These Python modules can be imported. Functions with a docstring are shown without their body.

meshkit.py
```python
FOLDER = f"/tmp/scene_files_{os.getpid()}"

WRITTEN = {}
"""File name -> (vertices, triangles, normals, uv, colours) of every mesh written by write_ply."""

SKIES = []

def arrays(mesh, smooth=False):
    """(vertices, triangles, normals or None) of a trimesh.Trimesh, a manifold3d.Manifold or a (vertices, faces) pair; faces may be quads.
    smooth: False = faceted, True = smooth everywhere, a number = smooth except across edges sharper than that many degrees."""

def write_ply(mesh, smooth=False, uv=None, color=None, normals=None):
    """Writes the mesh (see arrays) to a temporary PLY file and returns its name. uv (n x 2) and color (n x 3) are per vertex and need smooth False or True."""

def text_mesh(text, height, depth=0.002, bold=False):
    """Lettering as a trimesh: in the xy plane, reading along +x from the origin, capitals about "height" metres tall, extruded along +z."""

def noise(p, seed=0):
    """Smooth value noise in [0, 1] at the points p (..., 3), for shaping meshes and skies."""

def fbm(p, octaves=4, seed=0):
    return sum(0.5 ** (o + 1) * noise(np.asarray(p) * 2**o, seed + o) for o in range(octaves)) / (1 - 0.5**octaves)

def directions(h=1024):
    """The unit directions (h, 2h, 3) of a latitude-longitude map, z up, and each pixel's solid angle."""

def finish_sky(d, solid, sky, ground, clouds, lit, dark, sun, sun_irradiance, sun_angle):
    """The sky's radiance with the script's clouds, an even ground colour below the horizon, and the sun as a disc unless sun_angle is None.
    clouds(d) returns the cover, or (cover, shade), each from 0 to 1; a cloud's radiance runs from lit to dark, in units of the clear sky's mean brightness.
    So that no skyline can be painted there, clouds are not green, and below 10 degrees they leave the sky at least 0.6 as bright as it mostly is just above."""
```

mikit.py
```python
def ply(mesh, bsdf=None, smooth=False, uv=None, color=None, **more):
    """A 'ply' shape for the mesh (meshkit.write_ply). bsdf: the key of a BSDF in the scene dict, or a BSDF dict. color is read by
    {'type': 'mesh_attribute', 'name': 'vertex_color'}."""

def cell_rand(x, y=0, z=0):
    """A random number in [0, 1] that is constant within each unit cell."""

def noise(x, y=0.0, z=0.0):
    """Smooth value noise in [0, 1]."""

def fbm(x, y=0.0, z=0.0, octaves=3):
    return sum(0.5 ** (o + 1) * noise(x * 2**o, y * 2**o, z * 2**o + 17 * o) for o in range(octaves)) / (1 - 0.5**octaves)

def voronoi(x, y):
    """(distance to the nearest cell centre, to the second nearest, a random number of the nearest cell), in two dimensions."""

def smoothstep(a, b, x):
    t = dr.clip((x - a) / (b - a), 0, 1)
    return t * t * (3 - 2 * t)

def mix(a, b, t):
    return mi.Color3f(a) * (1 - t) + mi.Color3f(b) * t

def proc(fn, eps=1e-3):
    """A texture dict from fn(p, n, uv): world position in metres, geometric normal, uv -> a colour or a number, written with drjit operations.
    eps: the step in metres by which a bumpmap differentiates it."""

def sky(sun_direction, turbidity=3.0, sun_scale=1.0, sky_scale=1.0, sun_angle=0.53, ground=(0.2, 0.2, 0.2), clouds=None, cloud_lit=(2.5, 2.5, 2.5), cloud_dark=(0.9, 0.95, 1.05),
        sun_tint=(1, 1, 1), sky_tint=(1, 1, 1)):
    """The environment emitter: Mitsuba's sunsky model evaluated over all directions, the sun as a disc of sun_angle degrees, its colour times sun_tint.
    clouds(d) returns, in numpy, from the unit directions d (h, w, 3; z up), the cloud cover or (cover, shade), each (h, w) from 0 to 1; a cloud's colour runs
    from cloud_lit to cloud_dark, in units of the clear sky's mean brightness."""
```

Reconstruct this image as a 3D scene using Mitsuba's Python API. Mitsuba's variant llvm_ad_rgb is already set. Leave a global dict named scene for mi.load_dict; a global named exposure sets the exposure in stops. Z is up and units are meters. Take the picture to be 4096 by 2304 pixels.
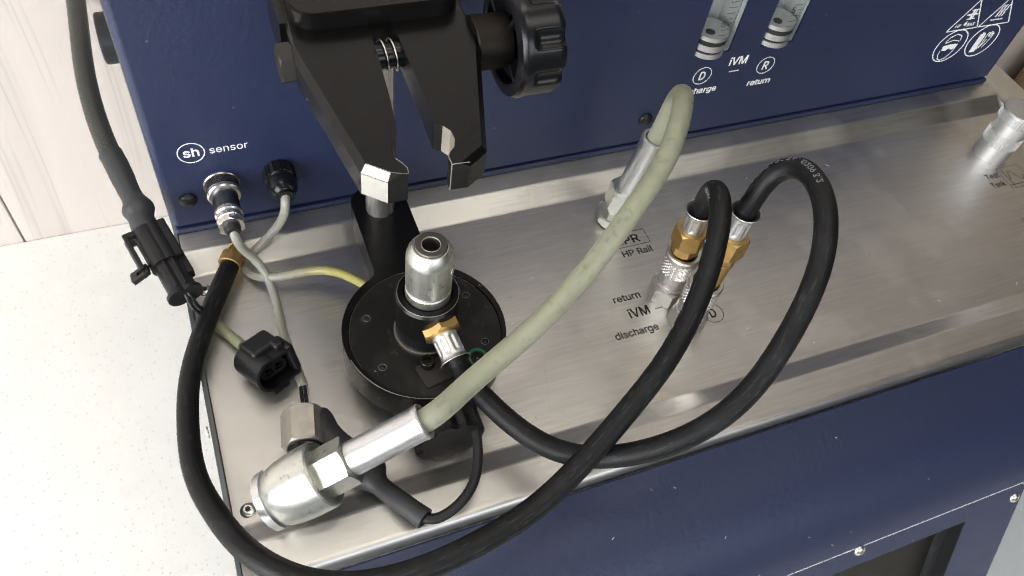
import math, random
import numpy as np, trimesh, mitsuba as mi, drjit as dr
import manifold3d as m3
from shapely.geometry import Polygon, Point, LineString, box as sbox
from shapely.ops import unary_union
import mikit, meshkit
from mikit import proc, noise, fbm, voronoi, cell_rand, smoothstep, mix

random.seed(3)
rng = np.random.default_rng(3)
T = mi.ScalarTransform4f
scene, labels = {}, {}

# ------------------------------------------------------------------ camera, lamps, exposure
CAM = np.array([0.0230, -0.2744, 0.3053])
RIGHT = np.array([0.9271, -0.3550, 0.1201]); DOWN = np.array([-0.2187, -0.7727, -0.5959]); FWD = np.array([0.3043, 0.5262, -0.7940])
scene['camera'] = {'type': 'perspective', 'fov': 64.25, 'fov_axis': 'x', 'near_clip': 0.01, 'far_clip': 50.0,
                   'to_world': T().look_at(origin=CAM.tolist(), target=(CAM + FWD).tolist(), up=(-DOWN).tolist())}
exposure = 0.0
ROOM = (0.045, 0.042, 0.038)             # light that the room gives back
WINDOW_FAR = (2.6, 2.75, 2.95)            # a farther window, behind the camera
WINDOW = (7.8, 7.9, 8.0)                 # daylight in the window to the left
LAMP = (4.4, 4.15, 3.7)                  # ceiling lamp over the bench
LAMP_FRONT = (2.4, 2.25, 2.0)
scene['room_light'] = {'type': 'constant', 'radiance': {'type': 'rgb', 'value': list(ROOM)}}


def lamp_quad(key, centre, normal, up, w, h, rgb, label, cat, group=None):
    n = np.array(normal, float); n /= np.linalg.norm(n)
    u = np.cross(up, n); u /= np.linalg.norm(u); v = np.cross(n, u)
    c = np.array(centre, float)
    q = np.array([c - u * w / 2 - v * h / 2, c + u * w / 2 - v * h / 2, c + u * w / 2 + v * h / 2, c - u * w / 2 + v * h / 2])
    scene[key] = mikit.ply((q, np.array([[0, 1, 2], [0, 2, 3]])), 'white_paint', emitter={'type': 'area', 'radiance': {'type': 'rgb', 'value': list(rgb)}})
    labels[key] = {'label': label, 'category': cat}
    if group: labels[key]['group'] = group


# ------------------------------------------------------------------ materials
def rgb(*v): return {'type': 'rgb', 'value': list(v)}
def metal(r, g, b, a, av=None):
    d = {'type': 'roughconductor', 'material': 'none', 'specular_reflectance': rgb(r, g, b), 'distribution': 'ggx'}
    if av is None: d['alpha'] = a
    else: d['alpha_u'], d['alpha_v'] = a, av
    return {'type': 'twosided', 'bsdf': d}
def plastic(col, rough, spec=0.5, **k):
    return {'type': 'twosided', 'bsdf': {'type': 'principled', 'base_color': col if isinstance(col, dict) else rgb(*col), 'roughness': rough, 'specular': spec, **k}}
def bumped(b, fn, scale, eps=2e-4):
    inner = b['bsdf']
    return {'type': 'twosided', 'bsdf': {'type': 'bumpmap', 'arbitrary': proc(fn, eps), 'scale': scale, 'bsdf': inner}}


def scratch(p):
    out = mi.Float(0)
    for (a, sc, sd) in ((.35, 26., 1.), (-.9, 21., 5.), (1.3, 31., 9.)):
        u = (p.x * math.cos(a) + p.y * math.sin(a)) * sc; v = (-p.x * math.sin(a) + p.y * math.cos(a)) * sc * 3
        iu, iv = dr.floor(u), dr.floor(v); r1 = cell_rand(iu, iv, sd); r2 = cell_rand(iu, iv, sd + 1)
        fu, fv = u - iu, v - iv; on = dr.select(cell_rand(iu, iv, sd + 2) > .90, mi.Float(1), mi.Float(0))
        d = dr.abs(fv - .2 - .6 * r1 - .25 * (r2 - .5) * fu * fu) / (sc * 3)
        out = dr.maximum(out, on * smoothstep(.00012, .00003, d) * smoothstep(0, .2, fu) * smoothstep(1, .75, fu))
    return out
def steel_fn(p, n, uv):
    fine = noise(p.x * 130, (p.y + p.z) * 2800, 3)
    mid = noise(p.x * 25, (p.y + p.z) * 900, 9)
    smear = smoothstep(.52, .8, fbm(p.x * 30, p.y * 34, 2, 4))
    spot = smoothstep(.74, .86, fbm(p.x * 150, p.y * 130, 7, 3))
    k = 0.92 + 0.15 * (fine - .5) + 0.02 * (mid - .5) - 0.04 * smear - .06 * spot
    return mi.Color3f(.79, .768, .727) * k * (1 - .16 * scratch(p))
def steel_rough(p, n, uv):
    return .11 + .01 * noise(p.x * 40, p.y * 900, 5) + .05 * smoothstep(.5, .75, fbm(p.x * 28 + 3, p.y * 30, 4, 3))
scene['steel'] = {'type': 'twosided', 'bsdf': {'type': 'roughconductor', 'material': 'none', 'distribution': 'ggx', 'alpha_u': proc(steel_rough), 'alpha_v': .21,
                  'specular_reflectance': proc(steel_fn)}}
def blue_fn(p, n, uv):
    s = cell_rand(p.x * 2600, p.y * 2600, p.z * 2600)
    k = .92 + .16 * fbm(p.x * 9, p.y * 9, p.z * 9, 3)
    dust = smoothstep(.9998, .9999, cell_rand(p.x * 1100 + 7, p.y * 1100, p.z * 1100)) * .06
    return mi.Color3f(.0080, .0150, .0530) * k * (.82 + .36 * s) + dust
def blue_bump(p, n, uv): return fbm(p.x * 900, p.y * 900, p.z * 900, 2)
scene['blue_paint'] = bumped(plastic(proc(blue_fn), .50, .70), blue_bump, 1.6e-4)
def black_fn(p, n, uv):
    w = smoothstep(.62, .8, fbm(p.x * 160, p.y * 160, p.z * 160, 4))
    fleck = smoothstep(.9995, .9999, cell_rand(p.x * 1300, p.y * 1300, p.z * 1300)) * .15
    return mi.Color3f(.0042, .0041, .0040) * (1 + .5 * w) + fleck
scene['black_metal'] = plastic(proc(black_fn), .25, .30)
def worn_fn(p, n, uv):
    w = smoothstep(.50, .75, fbm(p.x * 120, p.y * 120, p.z * 120, 4)); r_ = smoothstep(.72, .8, fbm(p.x * 420, p.y * 380, 3, 3))
    fleck = smoothstep(.9985, .9998, cell_rand(p.x * 1500, p.y * 1500, 1)) * .16
    return mi.Color3f(.0085, .0078, .0070) * (1 + .8 * w) + mi.Color3f(.030, .026, .020) * r_ * .5 + fleck
scene['worn_black'] = plastic(proc(worn_fn), .38, .35)
scene['black_edge'] = metal(.42, .40, .37, .32)
scene['black_plastic'] = bumped(plastic((.007, .0072, .0082), .40, .42), lambda p, n, uv: noise(p.x * 1500, p.y * 1500, p.z * 1500), 5e-5)
scene['black_gloss'] = plastic((.007, .0075, .009), .24, .4)
def rubber_fn(p, n, uv):
    d = smoothstep(.55, .8, fbm(p.x * 90, p.y * 90, p.z * 90, 4))
    return mi.Color3f(.0155, .0163, .0180) * (.85 + .8 * d)
scene['rubber'] = plastic(proc(rubber_fn), .50, .45)
def wrap_bump(p, n, uv):
    ridge = .5 + .5 * dr.sin(uv.x * (2 * math.pi / 2.3) + 2.2 * noise(uv.x * .11, uv.y * 3.0, 2))
    return ridge * smoothstep(.35, .7, noise(uv.x * .018, 3.0, 1)) * .6 + .5 * noise(uv.x * .55, uv.y * 9.0, 5)
def hose_fn(p, n, uv):
    d = smoothstep(.50, .78, fbm(p.x * 90, p.y * 90, p.z * 90, 4))
    sc = smoothstep(.66, .76, fbm(uv.x * .22, uv.y * 34, 4, 3)) * .012
    return mi.Color3f(.0055, .0058, .0066) * (.8 + .9 * d) + sc * mi.Color3f(.9, .95, 1.0)
scene['hose_rubber'] = bumped(plastic(proc(hose_fn), .50, .30), wrap_bump, .45e-4, 3e-4)
scene['heat_shrink'] = plastic((.034, .035, .038), .50, .5)
def zinc_fn(p, n, uv):
    d = fbm(p.x * 260, p.y * 260, p.z * 260, 4)
    s = smoothstep(.66, .78, fbm(p.x * 700, p.y * 420, p.z * 500, 3))
    return mi.Color3f(.72, .735, .68) * (.84 + .28 * d) * (1 - .38 * s)
scene['zinc'] = {'type': 'twosided', 'bsdf': {'type': 'roughconductor', 'material': 'none', 'distribution': 'ggx', 'alpha': .15, 'specular_reflectance': proc(zinc_fn)}}
scene['crimp'] = metal(.78, .79, .79, .15)
scene['chrome'] = metal(.86, .83, .78, .07)
scene['bright_steel'] = metal(.72, .70, .67, .10)
def nickel_fn(p, n, uv):
    d = fbm(p.x * 400, p.y * 400, p.z * 400, 4)
    return mi.Color3f(.66, .61, .54) * (.78 + .36 * d)
scene['nickel'] = {'type': 'twosided', 'bsdf': {'type': 'roughconductor', 'material': 'none', 'distribution': 'ggx', 'alpha': .34, 'specular_reflectance': proc(nickel_fn)}}
scene['coupling_steel'] = metal(.70, .68, .65, .16)
scene['aluminium'] = metal(.70, .705, .71, .22)
def brass_fn(p, n, uv): return mi.Color3f(.60, .40, .155) * (.78 + .40 * fbm(p.x * 300, p.y * 300, p.z * 300, 4))
scene['brass'] = {'type': 'twosided', 'bsdf': {'type': 'roughconductor', 'material': 'none', 'distribution': 'ggx', 'alpha': .24, 'specular_reflectance': proc(brass_fn)}}
scene['dark_steel'] = metal(.24, .225, .21, .24)
scene['bronze_collar'] = metal(.034, .030, .027, .28)
def green_fn(p, n, uv):
    d = fbm(p.x * 55, p.y * 55, p.z * 70, 4)
    g = smoothstep(.45, .9, fbm(uv.x * .05, uv.y * 5.0, 4, 4)) * .8 + .5 * smoothstep(.62, .8, fbm(uv.x * .5, uv.y * 14.0, 9, 3))
    top = smoothstep(.070, .088, p.z) * .45 * fbm(p.x * 120, p.y * 120, p.z * 120, 3)
    c = mix((.265, .272, .172), (.345, .355, .275), d)
    return c * (1 - .26 * g) * (1 - top)
scene['green_rubber'] = plastic(proc(green_fn), .50, .4)
def cable_fn(p, n, uv):
    d = fbm(p.x * 120, p.y * 120, p.z * 120, 3)
    y = smoothstep(.036, .064, p.x) * smoothstep(-.030, -.036, p.y)
    c = mix((.315, .31, .265), (.36, .33, .11), y)
    fl = smoothstep(.72, .82, fbm(p.x * 900, p.y * 700, p.z * 700, 3))
    return c * (.86 + .26 * d) * (1 - .5 * fl)
scene['grey_cable'] = plastic(proc(cable_fn), .32, .5)
scene['yellow_sleeve'] = plastic(proc(lambda p, n, uv: mix((.36, .365, .235), (.27, .28, .17), fbm(p.x * 300, p.y * 300, p.z * 300, 3))), .36, .5)
scene['amber_cable'] = plastic((.40, .31, .12), .34, .5)
scene['wire'] = plastic((.016, .018, .022), .35, .5)
scene['green_ring'] = plastic((.006, .115, .060), .30, .5)
scene['white_print'] = plastic((.80, .81, .80), .5, .3)
scene['faded_print'] = plastic((.23, .24, .25), .6, .3)
scene['black_print'] = plastic((.012, .011, .012), .8, .1)
scene['white_paint'] = plastic((.80, .80, .78), .5, .4)
scene['grey_paint'] = plastic((.26, .275, .28), .45, .3)
scene['side_metal'] = plastic((.135, .155, .165), .36, .5, metallic=.35)
scene['galvanised'] = metal(.66, .69, .70, .30)
scene['screen'] = plastic((.010, .0095, .008), .35, .1)
scene['clear_tube'] = {'type': 'thindielectric', 'int_ior': 1.30}
scene['dull_back'] = plastic((.40, .43, .42), .5, .4)
def table_fn(p, n, uv):
    a, b, r = voronoi(p.x * 260, p.y * 260)
    big = smoothstep(.16, .06, a) * smoothstep(.72, .80, r)
    a2, b2, r2 = voronoi(p.x * 620 + 5, p.y * 620)
    small = smoothstep(.22, .08, a2) * smoothstep(.80, .86, r2)
    k = .97 + .06 * (fbm(p.x * 70, p.y * 70, 1, 3) - .5)
    return mi.Color3f(.80, .79, .755) * k * (1 - .28 * big) * (1 - .20 * small)
scene['table_top'] = plastic(proc(table_fn), .42, .35)
def wall_fn(p, n, uv):
    x = p.x + .010 * (fbm(p.x * 18, p.z * 3.2, 2, 3) - .5) + .020 * noise(p.x * 9, p.z * 5.5, 3)
    g = noise(x * 900, p.z * 14, 1) * .5 + noise(x * 330, p.z * 7, 4) * .3 + noise(x * 110, p.z * 3, 8) * .2
    dark = smoothstep(.60, .82, g)
    ring = smoothstep(.50, .72, fbm(x * 60, p.z * 5, 6, 3))
    return mi.Color3f(.56, .505, .465) * (1 - .11 * dark) * (1 - .07 * ring)
scene['wall_wood'] = plastic(proc(wall_fn), .5, .3)
def fabric_fn(p, n, uv):
    w = dr.sin(p.x * 2 * math.pi / .0062) * dr.sin((p.y + p.z) * 2 * math.pi / .0044)
    return mi.Color3f(.42, .31, .18) * (.85 + .28 * w) * (.9 + .2 * fbm(p.x * 60, p.y * 60, 1, 3))
scene['floor_vinyl'] = plastic((.07, .063, .055), .5, .4)
scene['fabric'] = plastic(proc(fabric_fn), .8, .2)
scene['trim'] = plastic(proc(lambda p, n, uv: mi.Color3f(.50, .465, .40) * (.93 + .12 * noise(p.x * 700, p.y * 4, 2))), .5, .4)
def braid_fn(p, n, uv):        # uv: arc length / mm, angle in turns
    a = uv.x * .40 + uv.y * 12; b = uv.x * .40 - uv.y * 12
    over = cell_rand(dr.floor(a), dr.floor(b), 0) * .25
    fa = dr.abs(a - dr.floor(a) - .5); fb = dr.abs(b - dr.floor(b) - .5)
    par = dr.floor(a) + dr.floor(b); par = par - 2 * dr.floor(par * .5)
    h = dr.select(par < .5, smoothstep(.5, .25, fa), smoothstep(.5, .25, fb))
    return mi.Float(h) + over * 0
def braid_col(p, n, uv): return mi.Color3f(.004, .004, .004) + mi.Color3f(.042, .043, .039) * braid_fn(p, n, uv)
scene['braid'] = plastic(proc(braid_col), .40, .5)

lamp_quad('window', (-0.82, -0.72, 0.34), (1.0, 0.55, -0.16), (0, 0, 1), 1.05, 0.9, WINDOW, 'bright daylit window at the left of the bench', 'window')
lamp_quad('window_001', (0.45, -1.95, 0.72), (-0.05, 1.0, -0.28), (0, 0, 1), 1.5, 0.8, WINDOW_FAR, 'dimmer far window in front of the bench', 'window')
lamp_quad('ceiling_lamp', (0.1, -0.05, 1.55), (0, -0.1, -1), (0, 1, 0), 1.2, 0.22, LAMP, 'long white ceiling lamp above the bench', 'ceiling lamp')
lamp_quad('ceiling_lamp_001', (0.45, -0.75, 1.55), (-0.1, 0.25, -1), (0, 1, 0), 1.3, 0.4, LAMP_FRONT, 'long white ceiling lamp above the front of the bench', 'ceiling lamp')

# ------------------------------------------------------------------ mesh helpers (all in millimetres)
def tm(m):
    if hasattr(m, 'to_mesh'):
        q = m.to_mesh(); return trimesh.Trimesh(q.vert_properties[:, :3], q.tri_verts, process=False)
    return m
def smooth01(a, b, t): x = np.clip((t - a) / (b - a), 0, 1); return x * x * (3 - 2 * x)
def unit(v): v = np.asarray(v, float); return v / np.linalg.norm(v)
def frame(d, up=(0, 0, 1)):
    d = unit(d); up = np.asarray(up, float)
    if abs(d @ unit(up)) > .99: up = np.array([0, 1.0, 0]) if abs(d[1]) < .9 else np.array([1.0, 0, 0])
    x = unit(np.cross(up, d)); return np.column_stack([x, np.cross(d, x), d])
def place(m, o=(0, 0, 0), d=(0, 0, 1), up=(0, 1, 0), roll=0):
    m = tm(m).copy(); F = frame(d, up); a = math.radians(roll)
    Rz = np.array([[math.cos(a), -math.sin(a), 0], [math.sin(a), math.cos(a), 0], [0, 0, 1]])
    m.vertices = m.vertices @ (F @ Rz).T + np.asarray(o, float); return m
def cat(*ms): return trimesh.util.concatenate([tm(m) for m in ms])
def add(key, mesh, bsdf, smooth=35, uv=None, label=None, kind=None):
    m = tm(mesh); v = np.asarray(m.vertices) * 1e-3
    k = key; i = 0
    while k in scene: i += 1; k = f'{key}_{i:03d}'
    scene[k] = mikit.ply((v, np.asarray(m.faces)), bsdf, smooth, uv=uv)
    if label: labels.setdefault(k, {})['label'] = label
    if kind: labels.setdefault(k, {})['kind'] = kind
    return k
def thing(key, label, cat_, group=None):
    labels[key] = {'label': label, 'category': cat_}
    if group: labels[key]['group'] = group
    return key
def lathe(prof, n=48, wob=None):
    """closed surface of revolution about z; prof = [(r, z)...] bottom to top; wob(theta, z) scales the radius"""
    prof = np.array(prof, float); th = np.arange(n) * 2 * math.pi / n
    r = np.repeat(prof[:, 0][:, None], n, 1); z = np.repeat(prof[:, 1][:, None], n, 1)
    if wob is not None: r = r * wob(th[None, :], z)
    v = np.stack([r * np.cos(th), r * np.sin(th), z], -1).reshape(-1, 3); f = []
    k = len(prof); i, j = np.meshgrid(np.arange(k - 1), np.arange(n), indexing='ij')
    a = i * n + j; b = i * n + (j + 1) % n; c = b + n; d = a + n
    f = np.stack([a, b, c, d], -1).reshape(-1, 4); f = np.vstack([f[:, [0, 1, 2]], f[:, [0, 2, 3]]])
    v = np.vstack([v, [[0, 0, prof[0, 1]], [0, 0, prof[-1, 1]]]]); jj = np.arange(n)
    f = np.vstack([f, np.stack([(jj + 1) % n, jj, jj * 0 + len(v) - 2], 1), np.stack([(k - 1) * n + jj, (k - 1) * n + (jj + 1) % n, jj * 0 + len(v) - 1], 1)])
    return trimesh.Trimesh(v, f, process=False)
def torus(R, r, n=40, m=14):
    a = np.arange(m) * 2 * math.pi / m; th = np.arange(n) * 2 * math.pi / n
    v = np.stack([((R + r * np.cos(a))[None] * np.cos(th)[:, None]), ((R + r * np.cos(a))[None] * np.sin(th)[:, None]), np.repeat((r * np.sin(a))[None], n, 0)], -1).reshape(-1, 3)
    i, j = np.meshgrid(np.arange(n), np.arange(m), indexing='ij')
    q = np.stack([i * m + j, ((i + 1) % n) * m + j, ((i + 1) % n) * m + (j + 1) % m, i * m + (j + 1) % m], -1).reshape(-1, 4)
    return trimesh.Trimesh(v, np.vstack([q[:, [0, 1, 2]], q[:, [0, 2, 3]]]), process=False)
def hexnut(af, h, ch=.8, n=6):
    R = af / 2 / math.cos(math.pi / n)
    hexa = m3.Manifold.cylinder(h, R, R, n)
    c = af / 2 * 1.02
    cone = lathe([(c, 0), (R * 1.001, ch * .9), (R * 1.001, h - ch * .9), (c, h)], 60)
    return hexa ^ m3.Manifold(m3.Mesh(np.asarray(cone.vertices, np.float32), np.asarray(cone.faces, np.uint32)))
def rbox(sx, sy, sz, b=1.0, n=8):
    """rounded box centred on the origin"""
    b = min(b, sx / 2 - .01, sy / 2 - .01, sz / 2 - .01); s = m3.Manifold.sphere(b, n * 2); parts = []
    for x in (-1, 1):
        for y in (-1, 1):
            for z in (-1, 1): parts.append(s.translate((x * (sx / 2 - b), y * (sy / 2 - b), z * (sz / 2 - b))))
    return m3.Manifold.batch_hull(parts)
def cubem(x0, x1, y0, y1, z0, z1): return m3.Manifold.cube((x1 - x0, y1 - y0, z1 - z0)).translate((x0, y0, z0))
def extr(poly, z0, z1):
    rings = []
    for p in getattr(poly, 'geoms', [poly]):
        rings.append(np.array(p.exterior.coords)[:-1]); rings += [np.array(r.coords)[:-1] for r in p.interiors]
    cs = m3.CrossSection([np.asarray(r) for r in rings], m3.FillRule.EvenOdd)
    return m3.Manifold.extrude(cs, z1 - z0).translate((0, 0, z0))
def chamfered(poly, z0, z1, b, steps=1):
    """extrusion with the top edges chamfered by b (approximate offset layers)"""
    cs0 = extr(poly, z0, z1 - b); out = [cs0]; n = 3
    for k in range(n): out.append(extr(poly.buffer(-b * (k + 1) / n, join_style=2), z1 - b, z1 - b + b * (k + 1) / n))
    return m3.Manifold.batch_boolean(out, m3.OpType.Add)
from scipy.interpolate import CubicSpline
def spline(P, step=1.2):
    P = np.asarray(P, float); t = np.r_[0, np.cumsum(np.linalg.norm(np.diff(P, axis=0), axis=1) ** .75)]
    cs = CubicSpline(t, P); q = cs(np.linspace(0, t[-1], 2000)); L = np.r_[0, np.cumsum(np.linalg.norm(np.diff(q, axis=0), axis=1))]
    n = max(6, int(L[-1] / step)); s = np.linspace(0, L[-1], n); return np.column_stack([np.interp(s, L, q[:, k]) for k in range(3)]), s
def smooth_path(P, it=2):
    P = np.asarray(P, float).copy()
    for _ in range(it): P[1:-1] = P[1:-1] * .5 + (P[:-2] + P[2:]) * .25
    return P
def frames(q):
    t = np.gradient(q, axis=0); t /= np.linalg.norm(t, axis=1, keepdims=True)
    x = unit(np.cross([0, 0, 1] if abs(t[0, 2]) < .9 else [0, 1, 0], t[0])); X = [x]
    for k in range(1, len(q)):
        x = X[-1] - t[k] * (X[-1] @ t[k]); X.append(unit(x))
    X = np.array(X); return t, X, np.cross(t, X)
def sweep(P, r, n=28, step=1.2, raw=False, wob=None, caps=True):
    q, s = (np.asarray(P, float), None) if raw else spline(P, step)
    if s is None: s = np.r_[0, np.cumsum(np.linalg.norm(np.diff(q, axis=0), axis=1))]
    t, X, Y = frames(q); th = np.linspace(0, 2 * math.pi, n + 1)
    R = np.broadcast_to(np.asarray(r(s / s[-1]) if callable(r) else r, float), (len(q),))[:, None] * np.ones((1, n + 1))
    if wob is not None: R = R * wob(s[:, None], th[None, :])
    v = q[:, None] + R[..., None] * (np.cos(th)[None, :, None] * X[:, None] + np.sin(th)[None, :, None] * Y[:, None])
    uv = np.stack([np.repeat(s[:, None], n + 1, 1), np.repeat(th[None] / (2 * math.pi), len(q), 0)], -1)
    i, j = np.meshgrid(np.arange(len(q) - 1), np.arange(n), indexing='ij'); a = i * (n + 1) + j
    f = np.stack([a, a + n + 1, a + n + 2, a + 1], -1).reshape(-1, 4); f = np.vstack([f[:, [0, 2, 1]], f[:, [0, 3, 2]]])
    V = v.reshape(-1, 3); U = uv.reshape(-1, 2)
    if caps:
        for idx, c, flip in ((0, q[0], False), (len(q) - 1, q[-1], True)):
            b = len(V); V = np.vstack([V, v[idx], [c]]); U = np.vstack([U, uv[idx], [uv[idx][0]]])
            jj = np.arange(n); tri = np.stack([b + jj, b + jj + 1, jj * 0 + b + n + 1], 1); f = np.vstack([f, tri[:, ::-1] if flip else tri])
    return trimesh.Trimesh(V, f, process=False), U, (q, s, t, X, Y)
def add_sweep(key, P, r, bsdf, uvs=False, label=None, **k):
    m, uv, fr = sweep(P, r, **k)
    add(key, m, bsdf, True if uvs else 50, uv=uv if uvs else None, label=label); return fr
def on_tube(txt, height, fr, r, s0, ang, bold=False, spacing=1.0, flip=1, roll=False):
    """printing laid on a swept tube: starts s0 mm along it, at angle ang (radians)"""
    q, s, t, X, Y = fr; m = meshkit.text_mesh(txt, height, .02, bold); v = np.array(m.vertices)
    a = v[:, 0] * spacing * flip + s0; b = v[:, 1] * flip - height / 2 * flip
    if roll: a, b = v[:, 1] * flip + s0, -(v[:, 0] - v[:, 0].mean()) * flip
    f = lambda A: np.column_stack([np.interp(a, s, A[:, k]) for k in range(3)])
    th = ang + b / r; Q, XX, YY = f(q), f(X), f(Y)
    m.vertices = Q + (r + .03 + v[:, 2])[:, None] * (np.cos(th)[:, None] * XX + np.sin(th)[:, None] * YY); return m
def text_on(txt, height, o, mode, bold=False, depth=.12, width=None):
    """mode 'floor': reads along +x on z = o[2]; 'panel': reads along +x on the panel plane y = o[1]"""
    m = meshkit.text_mesh(txt, height, depth, bold); v = np.array(m.vertices)
    if width: v[:, 0] *= width / (v[:, 0].max() - v[:, 0].min())
    v[:, 0] -= v[:, 0].min()
    if mode == 'panel': v = np.column_stack([v[:, 0], -v[:, 2], v[:, 1]]); m.faces = m.faces
    m.vertices = v + np.asarray(o, float); return m
def flat_on(poly, o, mode, depth=.12):
    m = tm(extr(poly, 0, depth)); v = np.array(m.vertices)
    if mode == 'panel': v = np.column_stack([v[:, 0], -v[:, 2], v[:, 1]])
    m.vertices = v + np.asarray(o, float); return m
def line(pts, w): return LineString(pts).buffer(w / 2, join_style=1)
def ring(c, r, w): return Point(c).buffer(r + w / 2, 40).difference(Point(c).buffer(r - w / 2, 40))
def knurl_wob(n, pitch, depth):
    def w(th, z):
        a = th * n / (2 * math.pi) + z / pitch; b = th * n / (2 * math.pi) - z / pitch
        fa = np.abs(a - np.floor(a) - .5) * 2; fb = np.abs(b - np.floor(b) - .5) * 2
        return 1 - depth * (1 - np.minimum(fa, fb))
    return w
def fillet(poly, r): return poly.buffer(-r, 16).buffer(r, 16)
def rect(x0, x1, y0, y1, r=0):
    p = sbox(x0, y0, x1, y1); return fillet(p, r) if r else p

ZF, ZT, YW = -6.5, -130.0, 135.0      # tray floor, worktop, wall

# ------------------------------------------------------------------ setting: worktop and wall
add('worktop__slab', cubem(-1600, 700, -420, YW - .5, ZT - 30, ZT), 'table_top', False)
add('worktop__edge_trim', place(rbox(30, 555, 26, 5), (716, -142.5, ZT - 8)), 'trim')
thing('worktop', 'white speckled worktop that the blue test bench stands on', 'worktop')
xs = [-1700, -1010, -555, -101.2, 352, 806, 1400]
for a, b in zip(xs[:-1], xs[1:]):
    w = tm(rbox(b - a - .9, 8, 1700, .8, 3)); add('wall__plank', place(w, ((a + b) / 2, YW + 4, ZT + 800)), 'wall_wood')
labels['wall'] = {'label': 'pale wood grained wall boards behind the worktop', 'kind': 'structure'}
thing('chair', 'tan woven chair standing beyond the right end of the worktop', 'chair')
add('chair__back', place(rbox(620, 26, 640, 12, 10), (1060, 112, ZT + 60)), 'fabric', 30)
add('chair__seat', place(rbox(600, 520, 60, 24, 10), (1060, -170, ZT - 300)), 'fabric', 30)
for x_ in (800, 1320):
    for y_ in (-400, 80): add('chair__leg', place(lathe([(12, -400), (14, 0)], 20), (x_, y_, ZT - 330)), 'black_metal')
add('floor', cubem(-3000, 3000, -2600, 1200, ZT - 760, ZT - 740), 'floor_vinyl', False); labels['floor'] = {'kind': 'structure', 'label': 'dull cream floor below the worktop'}

# ------------------------------------------------------------------ test bench
B = thing('test_bench', 'navy blue tabletop test bench with a brushed steel tray', 'test bench')
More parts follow.
